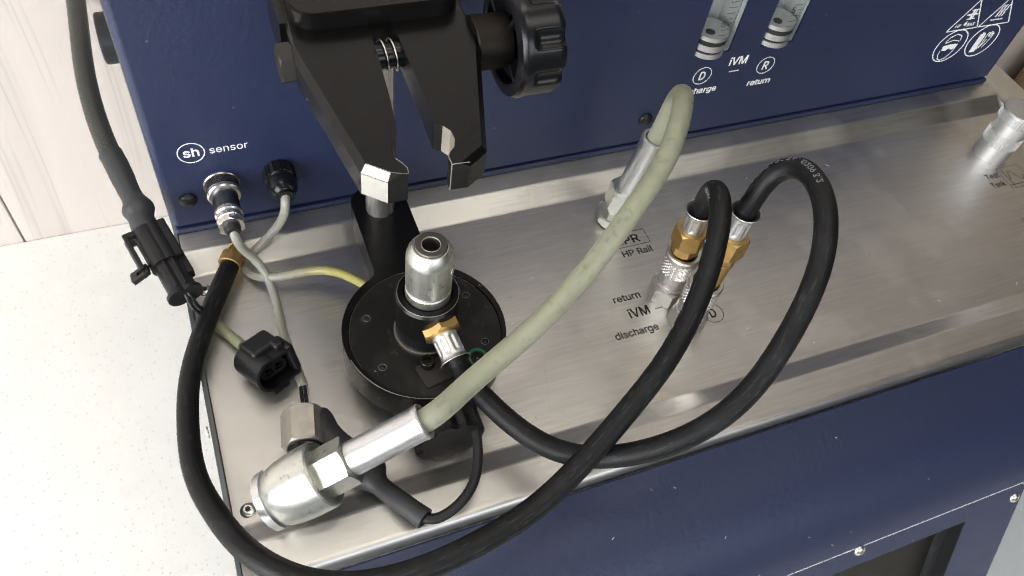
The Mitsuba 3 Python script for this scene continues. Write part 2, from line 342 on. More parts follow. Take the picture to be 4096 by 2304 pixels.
# tray sheet: rim, slope down, floor, slope up, rim, rolled front edge
pr = [(0.5, -2.0), (0.0, -.4), (-.6, 0), (-11.0, 0), (-12.0, -.15), (-13.0, -.65), (-20.8, -5.9), (-21.8, -6.35), (-22.8, -6.5)]
pr += [(y, -6.5) for y in (-50, -80, -110, -144.6)]
pr += [(-145.6, -6.35), (-146.6, -5.9), (-154.4, -.65), (-155.4, -.15), (-156.4, 0), (-168.3, 0)] + [(-168.3 - 3.2 * math.sin(a), -3.2 + 3.2 * math.cos(a)) for a in np.linspace(.2, 1.7, 9)] + [(-171.4, -9)]
pr = np.array(pr); ln = np.r_[0, np.cumsum(np.linalg.norm(np.diff(pr, axis=0), axis=1))]
X = np.linspace(0, 500, 26)
V = np.array([[x, y, z] for (y, z) in pr for x in X]); U = np.array([[x, l] for l in ln for x in X]) * 1e-3
i, j = np.meshgrid(np.arange(len(pr) - 1), np.arange(len(X) - 1), indexing='ij'); a = i * len(X) + j
Fq = np.stack([a, a + len(X), a + len(X) + 1, a + 1], -1).reshape(-1, 4); Fq = np.vstack([Fq[:, [0, 1, 2]], Fq[:, [0, 2, 3]]])
add(B + '__tray', trimesh.Trimesh(V, Fq, process=False), 'steel', True, uv=U, label='brushed stainless steel tray with bent front and back slopes')
# rear panel: blue sheet with rounded edges, two windows
hole = [rect(258.6, 280.2, 58.8, 106), rect(298.7, 319.8, 58.8, 106)]
face = rect(-1.4, 500.3, 3.0, 128, 2.0)
for h in hole: face = face.difference(h)
panel = extr(face, 0, 9)
pm = tm(panel); v = np.array(pm.vertices); pm.vertices = np.column_stack([v[:, 0], v[:, 2], v[:, 1]]); pm.invert()
edge = []
for x0, x1 in ((-1.4, 258.6), (319.8, 500.3)): pass
body = m3.Manifold(m3.Mesh(np.asarray(pm.vertices, np.float32), np.asarray(pm.faces, np.uint32)))
for hx0, hx1 in ((258.6, 280.2), (298.7, 319.8)): body = body - cubem(hx0 - 2.2, hx1 + 2.2, 1.2, 50, 55.5, 112)
# rounded vertical and bottom edges: intersect with a rounded box
body = body ^ rbox(501.7, 40, 125.0, 3.2, 8).translate((249.45, 20, 65.5))
add(B + '__rear_panel', body, 'blue_paint', 30, label='navy blue upright panel with printed white symbols')
add(B + '__rear_panel__lip', place(rbox(500.6, 5, 2.9, 1.2, 6), (249.6, 1.6, 1.6)), 'blue_paint')
add(B + '__cabinet', cubem(-1.0, 499.9, 45, 118, ZT + 2, 126), 'grey_paint', False)
for s, x in (('L', -1.15), ('R', 501.6)):
    sp = Polygon([(-171.0, -4.5), (-168, -.9), (-156, -.9), (-146, -7.0), (-22, -7.2), (-12, -.9), (6.0, -.4), (6.0, 27), (12, 34), (120, 34), (120, ZT + 1), (-150, ZT + 1), (-216, -60), (-200, -20)])
    if s == 'L': sp = Polygon([(-172.5, -3), (-169, .3), (0.2, .3), (3.2, 3), (3.2, 125), (118, 125), (118, ZT + 1), (-150, ZT + 1), (-220, -60), (-206, -22)])
    m = tm(extr(sp, -.75, .75)); v = np.array(m.vertices); m.vertices = np.column_stack([v[:, 2] + x, v[:, 0], v[:, 1]])
    if s == 'L':
        add(B + '__side_plate', m, 'side_metal', False)
    else: add(B + '__side_plate', m, 'galvanised', False)
# screws in the tray and side
def button_screw(key, o, d=(0, 0, 1), r=3.1, h=1.8, label=None):
    dome = [(r, 0)] + [(r * math.cos(a), h * math.sin(a)) for a in np.linspace(.12, 1.02, 7)]
    top = dome[-1]; hx = hexnut(2.1 * r / 3.1, 3, 0)
    mm = tm_to_m(lathe(dome + [(top[0] - .05, top[1])], 40)) - tm_to_m(hx).translate((0, 0, top[1] - 1.1))
    k = add(key, place(mm, o, d, roll=17), 'chrome', 25, label=label)
    add(k + '__socket', place(lathe([(1.12 * r / 3.1, top[1] - 1.05), (1.12 * r / 3.1, top[1] - .98)], 6), o, d, roll=17), 'black_gloss', False)
def tm_to_m(m):
    if hasattr(m, 'to_mesh'): return m
    return m3.Manifold(m3.Mesh(np.asarray(m.vertices, np.float32), np.asarray(m.faces, np.uint32)))
button_screw(B + '__screw', (6.2, -30.7, ZF))
button_screw(B + '__screw', (5.7, -139.6, ZF))
for o in ((241.7, 0, 21.1), (8.2, 0, 21.4)):
    dome = lathe([(4.0, 0), (4.0, .5)] + [(4.0 * math.cos(a), .5 + 2.3 * math.sin(a)) for a in np.linspace(.1, 1.5, 8)], 40)
    add(B + '__plug', place(dome, o, (0, -1, 0)), 'black_plastic')
foot = lathe([(9.8, 0), (10.4, .6), (10.4, 5.2), (10.0, 5.4), (10.0, 5.9), (10.4, 6.1), (10.4, 10.6), (9.8, 11.2)], 48)
add(B + '__rubber_foot', place(foot, (1.6, 41, 80), (-1, 0, 0)), 'rubber')
add(B + '__side_screw', place(lathe([(2.6, 0), (2.6, .4), (2.0, 1.2), (.8, 1.6)], 24), (-3.7, -99, -12), (-1, 0, 0)), 'chrome')
# front cover: bullnose sheet
bz = lambda t: (1 - t) ** 2 * np.array([-173.6, -5.5]) + 2 * t * (1 - t) * np.array([-215, -9.5]) + t * t * np.array([-225.75, -44.7])
cp = np.array([[-172.4, -9.0], [-172.6, -6.6]] + [bz(t) for t in np.linspace(0, 1, 30)])
xx = np.array([-.8, 500.8]); V = np.array([[x, y, z] for (y, z) in cp for x in xx]); k = np.arange(len(cp) - 1) * 2
Fq = np.vstack([np.stack([k, k + 2, k + 3], 1), np.stack([k, k + 3, k + 1], 1)])
add(B + '__front_cover', trimesh.Trimesh(V, Fq, process=False), 'blue_paint', 40, label='curved navy blue front cover below the tray')
# sloped front: light grey body plate, blue frame plate, recessed display
uD = np.array([0, -.3801, -.925]); nF = np.array([0, -.925, .3801]); oF = np.array([0, -225.4, -45.0])
def on_front(m):            # local x, s (down the slope), h (out of it)
    m = tm(m).copy(); v = np.array(m.vertices); m.vertices = oF + v[:, :1] * [1, 0, 0] + v[:, 1:2] * uD + v[:, 2:3] * nF; m.invert(); return m
add(B + '__front_plate', on_front(extr(rect(-.8, 500.8, -2.6, 110).difference(rect(110, 329.4, 13.6, 100)), -2.2, -.15)), 'grey_paint', False)
add(B + '__front_seam', on_front(extr(rect(-.8, 362, -.05, .42), -.14, .36)), 'white_paint', False)
fr_ = rect(95, 365.2, .55, 140, 6).difference(rect(110, 329.4, 13.6, 100))
add(B + '__front_frame', on_front(extr(fr_, -.1, .35)), 'blue_paint', False, label='navy blue frame plate around the dark display')
add(B + '__display', on_front(extr(rect(108, 332, 11, 102), -9.5, -8.5)), 'screen', False, label='dark recessed display window')
wl = rect(107, 333, 10, 103).difference(rect(110, 322.5, 14.6, 99.5))
add(B + '__display__surround', on_front(extr(rect(107, 333, 10, 103).difference(rect(110, 329.4, 13.6, 99.5)), -8.4, -2.3).__add__(extr(rect(110, 329.4, 13.6, 100).difference(rect(110.5, 328.9, 14.1, 99.5)), -8.4, .15))), 'black_plastic', False)
add(B + '__display__gasket', on_front(extr(rect(110.2, 329.2, 13.8, 99.3).difference(rect(112, 323.5, 16.2, 97)), -8.4, -6.6)), 'rubber', False)
for x_, s_ in ((360.0, 9.9), (260.3, 2.6)):
    p_ = oF + x_ * np.array([1, 0, 0]) + s_ * uD + .3 * nF; button_screw(B + '__screw', p_, nF, 3.0, 1.8)

# lint, hairs and chips lying on the tray and the cover
lint = []
for k in range(46):
    x = random.uniform(10, 490)
    if k < 30: y, z, nrm = random.uniform(-140, -26), -6.5, (0, 0, 1)
    else:
        t_ = random.uniform(.1, .98); q_ = bz(t_); y, z = q_; q2 = bz(t_ + .01); nrm = unit((0, -(q_[1] - q2[1]), -(q2[0] - q_[0])))
    a_ = random.uniform(0, 6.3); L_ = random.choice([.5, .8, 1.2, 2.4 if k < 30 else 1.0]); w_ = random.uniform(.05, .11); F_ = frame(nrm)
    c_ = np.array([x, y, z]) + np.array(nrm) * .06; e_ = F_[:, 0] * math.cos(a_) + F_[:, 1] * math.sin(a_); g_ = np.cross(nrm, e_)
    pts_ = [c_ + e_ * L_ * (u_ - .5) + g_ * L_ * .5 * random.uniform(.1, .5) * (u_ - .5) ** 2 * 4 for u_ in np.linspace(0, 1, 5)]
    lint.append((k < 30 and k % 2 == 0, sweep(np.array(pts_), w_, n=5, raw=True)[0]))
add(B + '__lint', cat(*[m_ for d__, m_ in lint if d__]), 'rubber', True, kind='stuff')
add(B + '__dust', cat(*[m_ for d__, m_ in lint if not d__]), 'white_print', True, kind='stuff')
# printing on the panel and the tray
PK, TK = B + '__rear_panel__printing', B + '__tray__printing'
def pp(poly): add(PK, flat_on(poly, (0, -.02, 0), 'panel'), 'white_print', False)
def ptxt(t, h, x, z, bold=False, width=None): add(PK, text_on(t, h, (x, -.02, z), 'panel', bold, width=width), 'white_print', False)
pp(ring((14.5, 48.6), 5.45, .42)); ptxt('sh', 4.5, 11.2, 46.6, True, 6.6)
ptxt('sensor', 3.7, 22.0, 46.7, False, 15.9)
pp(ring((268.9, 45.2), 5.3, .42)); ptxt('D', 5.2, 267.2, 42.6, True, 3.5)
pp(ring((308.5, 45.4), 5.3, .42)); ptxt('R', 5.2, 306.8, 42.8, True, 3.5)
ptxt('iVM', 5.0, 283.3, 49.3, True, 11.0); pp(rect(285.4, 291.6, 44.8, 45.35))
ptxt('discharge', 3.7, 257.0, 33.5, True, 24.2); ptxt('return', 3.7, 301.4, 32.7, True, 14.8)
w = .62
for (ax, bx, cx, top) in ((433.6, 456.4, 445.2, 68.0), (458.3, 481.2, 470.0, 67.0)):
    tri = Polygon([(ax, 48.6), (bx, 48.6), (cx, top)]).buffer(.6, 6); pp(tri.difference(tri.buffer(-w)))
for cx in (444.3, 469.6): pp(ring((cx, 36.9), 11.2, w))
pp(unary_union([rect(441.8, 450.2, 58.0, 59.0), rect(445.0, 446.4, 55.2, 62.0), rect(447.0, 447.9, 55.2, 62), rect(443.4, 449.6, 61.2, 61.8), rect(443.4, 449.6, 55.1, 55.7)]))
pp(Point(445.0, 51.9).buffer(1.0).union(Polygon([(444.1, 52.2), (445.9, 52.2), (445.2, 54.3)])))
ptxt('HP', 2.3, 438.2, 50.2); ptxt('BAR', 2.3, 446.9, 50.2)
for dx in (0, 2.3, 4.6):
    pp(line([(466.8 + dx, 54.2), (467.4 + dx, 55.6), (467.0 + dx, 57.2), (467.9 + dx, 58.8), (467.6 + dx, 60.4), (468.4 + dx, 61.6)], .8))
pp(rect(464.4, 474.0, 51.6, 52.3))
# goggles on a head
gog = Polygon([(438.9, 37.2), (444, 37.9), (449.6, 37.4), (449.2, 34.6), (446.2, 34.2), (444.4, 35.8), (442.2, 34.0), (439.4, 34.4)]).buffer(.3)
pp(gog); pp(line([(438.2, 34), (438.6, 31), (440.6, 27.8), (443, 26.6), (446.6, 28.4), (448.6, 31.6), (449.2, 33.6)], .55))
pp(line([(438.7, 40), (440.0, 43.4), (444.6, 45.2), (448.6, 43.6), (449.9, 40.2)], .55)); pp(line([(438.9, 39.6), (444.4, 41.0), (449.6, 39.6)], .5))
# glove pair
gl = [rect(464.5, 469.0, 29.0, 36.0, .6)] + [line([(465.0 + .0 + k * 1.15, 35.2), (465.2 + k * 1.2, 40.2 + (1.6, 2.6, 2.2, .9)[k])], 1.0) for k in range(4)]
pp(unary_union(gl)); pp(line([(469.6, 31.0), (470.8, 34.4), (470.6, 38.6), (471.2, 42.4), (472.3, 42.4), (472.6, 39.4), (473.3, 42.9), (474.3, 42.6), (474.2, 39.0), (475.3, 41.8), (476.0, 41.0), (475.0, 36.2), (473.2, 31.4)], .5)); pp(line([(470.4, 31.4), (472.2, 35.4), (472.6, 37.4)], .5))
def tp(poly): add(TK, flat_on(poly, (0, 0, ZF + .02), 'floor', .05), 'black_print', False)
def ttxt(t, h, x, y, bold=False, width=None): add(TK, text_on(t, h, (x, y, ZF + .02), 'floor', bold, .05, width), 'black_print', False)
bx_ = rect(201.4, 223.0, -59.6, -50.2); tp(bx_.difference(bx_.buffer(-.35, join_style=2))); ttxt('HPR', 5.0, 203.6, -57.6, True, 14.4)
ttxt('HP Rail', 3.7, 204.7, -65.3, True, 17.2)
ttxt('return', 3.7, 187.5, -90.2, True, 14.6); ttxt('iVM', 5.0, 191.4, -100.4, True, 11.0); ttxt('discharge', 3.7, 179.3, -109.9, True, 23.0)
tp(ring((232.4, -91.6), 5.5, .35)); ttxt('R', 5.0, 230.7, -94.1, True, 3.5); tp(ring((232.4, -109.0), 5.5, .4)); ttxt('D', 5.0, 230.6, -111.4, True, 3.5)
tp(rect(205.7, 216.0, -98.9, -98.45)); tp(line([(216, -98.7), (226.6, -93.0)], .4)); tp(line([(216, -98.7), (226.6, -106.6)], .4))
ttxt('Test', 3.7, 445.6, -70.6, True, 10.2); ttxt('Tank', 3.7, 444.4, -77.3, True, 10.6)
bx_ = rect(456.8, 474.5, -80.7, -64.2); tp(bx_.difference(bx_.buffer(-.3, join_style=2)))
tp(line([(460, -66.5), (460, -79.2)], .5)); tp(line([(457.9, -78.0), (473.2, -78.0)], .5))
tp(line([(460, -74.4), (461.4, -73.6), (463.2, -68.2), (464.8, -67.4), (467, -72), (469.0, -75.6), (470.6, -75.0), (471.4, -72.6), (473, -73.4)], .45))
bx_ = rect(443.2, 470, -111, -101.7); tp(bx_.difference(bx_.buffer(-.35, join_style=2))); ttxt('F', 5, 444.8, -109.2, True, 3)

# measuring cylinders in the two panel windows
for n_, (x0, x1) in enumerate(((258.6, 280.2), (298.7, 319.8))):
    cx = x0 + 9.6; g = f'measuring_cylinder' if n_ == 0 else 'measuring_cylinder_001'
    rec = cubem(x0 - 2, x1 + 2, 1.3, 20, 56, 111.5) - cubem(x0 + .01, x1 + 1.0, 0, 18, 58.5, 109)
    add(B + '__window_recess', rec, 'dull_back', False)
    sh = 0
    st = [(9.0, 58.7), (9.4, 58.9), (9.4, 61.6), (8.3, 61.8), (8.3, 62.6), (9.2, 62.8), (9.2, 66.2), (8.2, 66.4), (8.2, 68.6), (9.2, 68.8), (9.2, 71.0), (8.6, 71.3)]
    o_ = (cx, 5.0, 0 if n_ == 0 else .8)
    add(g + '__base', place(lathe(st, 48), o_, (0, 0, 1)), 'aluminium', 30)
    add(g + '__seal', place(lathe([(8.9, 61.9), (8.9, 62.5)], 40), o_), 'rubber'); add(g + '__seal', place(lathe([(9.15, 66.5), (9.25, 67.5), (9.15, 68.5)], 40), o_), 'rubber')
    add(g + '__outlet', place(lathe([(2.4, 71.31), (2.4, 71.6)], 24), (cx - 2.6, 2.2, o_[2])), 'black_gloss')
    tb = lathe([(9.25, 71), (9.25, 108.5)], 48); tb.faces = tb.faces[:-96]
    add(g + '__tube', place(tb, o_), 'clear_tube', True)
    # ticks and figures on the tube
    def wrap(mesh_, a0, z0):
        v = np.array(mesh_.vertices); th = a0 + v[:, 0] / 9.3; m_ = mesh_.copy(); rr = 9.3 + v[:, 2]
        m_.vertices = np.column_stack([cx + rr * np.sin(th), 5.0 - rr * np.cos(th), z0 + v[:, 1]]); return m_
    z5 = 79.6 if n_ == 0 else 82.2
    marks, fine = [], []
    for k in range(2, 11):
        z = z5 + (k - 5) * 3.15
        if z > 72:
            x0_, x1_ = (1.6, 7.0) if k % 5 == 0 else (-1.2, 3.4)
            marks.append(wrap(flat_on(rect(x0_, x1_, 0, .24).segmentize(.8), (0, 0, 0), 'floor', .05), -.1, z))
    for t_, zz in (('5', z5 - 1.3), ('10', z5 + 14.6)): marks.append(wrap(text_on(t_, 3.2, (0, 0, 0), 'floor', False, .05), -.30, zz))
    for k in range(40):
        z = z5 - 7 + k * .63; L = 1.6 if k % 5 else 2.6
        if z > 72: fine.append(wrap(flat_on(rect(0, L, 0, .17).segmentize(.8), (0, 0, 0), 'floor', .05), .78, z))
    for k in range(2, 10): fine.append(wrap(text_on(str(k), 1.7, (0, 0, 0), 'floor', False, .05), .60, z5 - 7 + k * 3.15 - .9))
    add(g + '__scale', cat(*marks), 'black_print', False); add(g + '__fine_scale', cat(*fine), 'black_print', False)
    thing(g, ('left' if n_ == 0 else 'right') + ' clear measuring cylinder with black graduations in its panel window above ' + ('discharge' if n_ == 0 else 'return'), 'measuring cylinder')

# ------------------------------------------------------------------ swivel arm with the black holder disc
A = thing('holder_arm', 'black swivel arm ending in a round recessed holder disc over the tray', 'holder')
DX, DY, ZD = 88.4, -97.5, 25.0
outl = unary_union([rect(76.3, 101.4, -90, -15.5, 8.5), Point(DX, DY).buffer(33.7, 64)])
outl = outl.buffer(5, 24).buffer(-5, 24)
arm = chamfered(outl, 9.0, ZD, .5) - extr(Point(DX, DY - 1.2).buffer(31.3, 64), ZD - 3.6, ZD + 5) - extr(Point(88.3, -29.4).buffer(6.7, 40), 0, 40)
add(A + '__arm', arm, 'black_metal', 30)
pl = chamfered(Point(DX, DY - 1.2).buffer(31.1, 64), ZD - 3.6, ZD - .55, .25)
for sx, sy in ((-1, 1), (-1, -1), (1, 1), (1, -1)): pl = pl - extr(Point(DX + sx * 21.6, DY - 1.1 + sy * 12.2).buffer(1.55, 24), 0, 40)
add(A + '__face_plate', pl, 'worn_black', 30)
for sx, sy in ((-1, 1), (-1, -1), (1, 1), (1, -1)):
    o_ = (DX + sx * 21.6, DY - 1.1 + sy * 12.2, ZD - 1.15)
    add(A + '__dowel', cat(place(lathe([(1.0, 0), (1.0, .5), (.6, .75)], 20), o_)), 'black_plastic')
    add(A + '__dowel_rim', place(torus(1.5, .09, 28, 6), (o_[0], o_[1], ZD - .52)), 'black_edge', True)
arc = lambda r_, z_, a0, a1, w_: sweep(np.array([(DX + r_ * math.cos(t_), DY + r_ * math.sin(t_), z_) for t_ in np.radians(np.linspace(a0, a1, 70))]), w_, n=6, raw=True)[0]
add(A + '__worn_rim', cat(arc(33.3, ZD - .12, 192, 335, .12), place(arc(31.0, ZD - .56, 30, 200, .06), (0, -1.2, 0))), 'black_edge', True, label='bare worn edge round the holder disc')
add(A + '__bracket', place(chamfered(rect(-8, 8, -5.5, 5.5, 1.2), 0, .8, .15), (87.5, -118.6, ZD - .52), (0, 0, 1), roll=11), 'black_edge_dark', 20)
cs = lathe([(2.9, 0), (2.9, 3.0), (2.6, 3.4), (1.55, 3.4), (1.5, 1.6), (.3, 1.5)], 40)
add(A + '__cap_screw', place(cs, (84.0, -115.0, ZD + .2)), 'black_metal', 25)
K = A + '__star_knob'
th = np.linspace(0, 2 * math.pi, 7 * 24, endpoint=False)
lob = Polygon(np.column_stack([(14.6 - 2.2 * np.maximum(0, np.cos(7 * th)) ** 1.5) * np.cos(th + .25), (14.6 - 2.2 * np.maximum(0, np.cos(7 * th)) ** 1.5) * np.sin(th + .25)]))
kn = chamfered(lob, 0, 12, 1.2)
add(K, place(kn, (85.6, -131.0, 8.4), (0, -1, 0)), 'black_plastic', 35, label='black lobed clamping knob under the front of the disc')
add(A + '__knob_shaft', place(lathe([(7, 0), (7, 9)], 32), (85.6, -126.5, 8.4), (0, -1, 0)), 'black_metal')

# ------------------------------------------------------------------ injector chamber on the disc
Q = thing('test_chamber', 'worn zinc cylinder with a bored top standing in black collars on the disc', 'chamber')
co = (88.4, -98.4, ZD - 3.0)
add(Q + '__lower_collar', place(lathe([(12.2, 0), (12.2, 11.4), (11.5, 11.9), (11.3, 13.0)], 72), co), 'black_gloss', 30)
add(Q + '__base_ring', place(lathe([(12.7, 2.2), (13.0, 2.5), (13.0, 3.9), (12.4, 4.2)], 72), co), 'dark_steel', 30)
add(Q + '__collar', place(lathe([(12.2, 12.0), (12.8, 12.4), (12.8, 27.6), (11.9, 28.8), (9.6, 28.8), (9.6, 26)], 72), co), 'black_metal', 30)
add(Q + '__collar_edge', place(torus(11.95, .12, 80, 6), (co[0], co[1], co[2] + 28.75)), 'black_edge', True)
slv = [(8.9, 25), (8.9, 32.6), (8.55, 33.0), (8.35, 33.8), (8.55, 34.6), (8.9, 35.0), (9.0, 50.4), (8.9, 51.6), (8.5, 53.2), (7.8, 54.7), (7.0, 56.0), (6.6, 56.5), (6.3, 56.6), (6.1, 56.6), (6.1, 47.0)]
sl = tm_to_m(lathe(slv, 80)) - m3.Manifold.cylinder(4, 1.7, 1.7, 32).rotate((90, 0, 0)).rotate((0, 0, 28)).translate((8.1 * math.sin(math.radians(28)) , -8.1 * math.cos(math.radians(28)) + 2, 46.5)) 
add(Q + '__sleeve', place(sl, co, roll=28), 'zinc', 25)
d_ = np.array([math.sin(math.radians(52)), -math.cos(math.radians(52)), 0]); so = np.array(co) + d_ * 8.6 + [0, 0, 46.5]
add(Q + '__set_screw', place(lathe([(1.75, 0), (1.75, .55), (1.2, .6), (1.1, .1), (.8, -.6)], 24), so, d_), 'nickel', 20)
add(Q + '__set_screw__socket', place(lathe([(.85, .56), (.85, .60)], 6), so, d_), 'black_gloss', False)
seat = lathe([(6.0, 48.0), (6.0, 57.1), (5.7, 57.4), (3.7, 57.4), (3.3, 57.0), (3.2, 56.4), (3.1, 46.5)], 64)
add(Q + '__seat', place(seat, co), 'dark_steel', 25)
add(Q + '__bore_rim', place(torus(3.5, .2, 48, 8), (co[0], co[1], co[2] + 57.3)), 'nickel', True)
add(Q + '__bore', place(lathe([(3.08, 47.2), (3.08, 47.3)], 32), co), 'black_gloss', False)

# ------------------------------------------------------------------ injector clamp on its post
CL = thing('injector_clamp', 'black two jawed injector clamp on a round post above the disc', 'clamp')
post = m3.Manifold.cylinder(125.4, 6.4, 6.4, 48).translate((0, 0, -6)) - cubem(2.2, 10, -10, -4.6, -20, 200)
add(CL + '__post', place(post, (88.3, -29.4, 0)), 'coupling_steel', 30, label='polished round post')
Z0, Z1 = 118.8, 130.0
jl = Polygon([(56, -12), (82.6, -12), (82.3, -39), (81.3, -55.9), (79.8, -72.6), (77.9, -88.8), (76.9, -92.5), (75.2, -94.6), (73.9, -97.0), (73.2, -100), (73.6, -103.2), (74.9, -105.4), (75.9, -107.8), (75.5, -110.2), (69.3, -110.4), (62.4, -104.4), (54.6, -52.0), (55.2, -38)])
jr = Polygon([(91, -12), (91, -40.7), (90.2, -76.6), (89.6, -91.1), (91.9, -92.6), (93.6, -95.4), (93.7, -99), (92.4, -102.6), (90.2, -104.6), (89.3, -106.2), (89.3, -109.6), (95.2, -110.0), (102.2, -105.4), (117.6, -55.6), (118.2, -40), (117, -12)])
def bevel(m, p, q, b, inside):
    p, q = np.array(p, float), np.array(q, float); t = unit(q - p); n = np.array([t[1], -t[0]])
    if n @ (np.array(inside) - p) > 0: n = -n
    N = unit([n[0], n[1], 1.0]); o = np.array([p[0], p[1], Z1 - b])
    return m.trim_by_plane((-N).tolist(), float(-N @ o))
J = extr(jl, Z0, Z1)
J = bevel(J, (54.6, -52), (62.4, -104.4), 2.2, (75, -60)); J = bevel(J, (62.4, -104.4), (69.3, -110.4), 2.2, (75, -60)); J = bevel(J, (54.6, -52.0), (55.2, -38), 1.0, (75, -60))
bore = m3.Manifold.cylinder(200, 5.6, 5.6, 32).rotate((0, 90, 0)).translate((20, -48.5, 124.2))
add(CL + '__jaw', J, 'black_metal', False, label='left clamp jaw with a bare bevelled tip')
J2 = extr(jr, Z0, Z1)
J2 = bevel(J2, (95.2, -110.0), (102.2, -105.4), 2.0, (95, -60)); J2 = bevel(J2, (102.2, -105.4), (117.6, -55.6), 1.8, (95, -60)); J2 = bevel(J2, (117.6, -55.6), (118.2, -40), 1.0, (95, -60))
add(CL + '__jaw', J2, 'black_metal', False, label='right clamp jaw beside the big knob')
# bare metal: tip of the left jaw, grip notch of the right jaw (thin ground faces)
tipv = [(62.55, -104.62, Z0 + .3), (69.2, -110.46, Z0 + .3), (69.2, -110.46, Z1 - 2.3), (62.55, -104.62, Z1 - 2.3)]
off = np.array([-.66, -.75, 0]) * .06
def quad(ps): return trimesh.Trimesh(np.array(ps, float), [[0, 1, 2], [0, 2, 3]], process=False)
def slab(ps, n, t=.25):
    ps = np.array(ps, float); n = unit(n); a, b = ps + n * .05, ps - n * t; k = len(ps)
    f = [[0, i, i + 1] for i in range(1, k - 1)] + [[k, k + i + 1, k + i] for i in range(1, k - 1)]
    for i in range(k): j_ = (i + 1) % k; f += [[i, i + k, j_ + k], [i, j_ + k, j_]]
    m = trimesh.Trimesh(np.vstack([a, b]), f, process=False)
    return m
add(CL + '__jaw__ground_tip', slab(tipv, (-.656, -.755, 0)), 'bright_steel', False, label='bare ground steel facet at the jaw tip')
add(CL + '__jaw__ground_tip', slab(np.array([(62.55, -104.5, Z1 - 2.12), (69.2, -110.25, Z1 - 2.12), (70.55, -108.6, Z1 - .05), (64.3, -103.2, Z1 - .05)]) + np.array([-.464, -.534, .707]) * .06, (-.464, -.534, .707)), 'bright_steel', False)
nv = np.array([(89.6, -91.1), (91.9, -92.6), (93.6, -95.4), (93.7, -99), (92.4, -102.6), (90.2, -104.6)])
for k in range(1, 4):
    p, q = nv[k], nv[k + 1]; t = unit(q - p); n = np.array([t[1], -t[0]]); n = n if n[0] < 0 else -n
    add(CL + '__jaw_001__grip', slab([(*p, Z0 + .2), (*q, Z0 + .2), (*q, Z1 - .2), (*p, Z1 - .2)], (n[0], n[1], 0)), 'nickel', False)
p, q = np.array([73.9, -97.0]), np.array([73.2, -100.])
def edge_line(P, r=.11): return sweep(np.array(P, float), r, n=6, raw=True)[0]
add(CL + '__jaw__worn_edge', cat(edge_line([(64.6, -103.3, Z1), (71.0, -108.7, Z1 - .05), (75.3, -110.15, Z1 - .05)]), edge_line([(75.6, -110.15, Z1), (75.9, -107.8, Z1), (74.9, -105.4, Z1), (73.6, -103.2, Z1)])), 'black_edge', True)
add(CL + '__jaw_001__worn_edge', cat(edge_line([(90.2, -104.6, Z1), (89.3, -106.2, Z1), (89.35, -109.6, Z1 - .05), (94.9, -109.9, Z1 - .1)], .16), edge_line([(89.35, -109.62, Z1), (89.35, -109.62, Z0)], .2)), 'black_edge', True)
plate = chamfered(rect(57.4, 117.0, -38.4, 20, 8.5), Z1 + .05, Z1 + 6.4, .7)
add(CL + '__top_plate', plate, 'black_metal', 30, label='flat black plate with rounded corners over both jaws')
blk = extr(rect(53.4, 58.0, -32, -6), 112, Z1 - .1)
add(CL + '__side_block', blk, 'black_metal', False)
add(CL + '__yoke', cubem(58.5, 115.5, -37.4, 8, 119.5, Z1 - .2), 'black_metal', False)
add(CL + '__spindle', place(lathe([(4.6, 0), (4.6, 62)], 40), (58, -48.5, 124.2), (1, 0, 0)), 'black_gloss')
hel = lambda x0, turns, R, ph, pit: np.array([(x0 + pit * a, -48.5 + R * math.cos(2 * math.pi * a + ph), 124.2 + R * math.sin(2 * math.pi * a + ph)) for a in np.linspace(0, turns, int(40 * turns))])
add(CL + '__spring', sweep(hel(81.6, 2.5, 5.6, 2.2, 3.3), .38, n=8, raw=True)[0], 'bright_steel', True, label='bright coil spring round the spindle')
add(CL + '__collar', place(lathe([(9.2, 0), (9.8, .5), (9.8, 13), (9.0, 13.2)], 56), (117.0, -48.5, 124.2), (1, 0, 0)), 'bronze_collar', 30, label='dark burnished spindle collar')
KN = CL + '__knob'
def grip(th_, z):
    w = np.cos(th_ * 9 + .6); dep = np.clip((w - .15) / .85, 0, 1) ** .7
    edge_ = np.clip((z - 5.0) / 2.0, 0, 1); return 1 - .085 * dep * edge_
kp = [(8.5, 4.2), (15.2, 4.2), (15.6, 3.6), (15.8, .6), (16.6, 0), (18.2, 0), (20.2, .7), (21.0, 2.0)] + [(21.3, z) for z in (3, 4, 5, 5.6, 6.2, 6.8, 7.4, 8, 10, 12, 14, 15)] + [(21.1, 16), (20.3, 17.2), (18.0, 18), (6, 18.2)]
add(KN, place(lathe(kp, 216, grip), (128.4, -48.5, 124.2), (1, 0, 0)), 'black_gloss', 30, label='big black grip knob with finger flutes')
for k in range(4):
    a_ = k * math.pi / 2 + .5; rib = rbox(1.6, 8, 4, .4).translate((0, 12, 2.4)).rotate((0, 0, math.degrees(a_)))
    add(KN + '__rib', place(rib, (128.4, -48.5, 124.2), (1, 0, 0)), 'black_gloss')
add(CL + '__bolt_head', place(hexnut(12.6, 5.2, .9), (55.2, -43.5, 122.6), (-1, 0, 0), roll=14), 'black_edge_dark', 20, label='dark hex bolt head on the left side')
scene['black_edge_dark'] = metal(.075, .072, .07, .34)

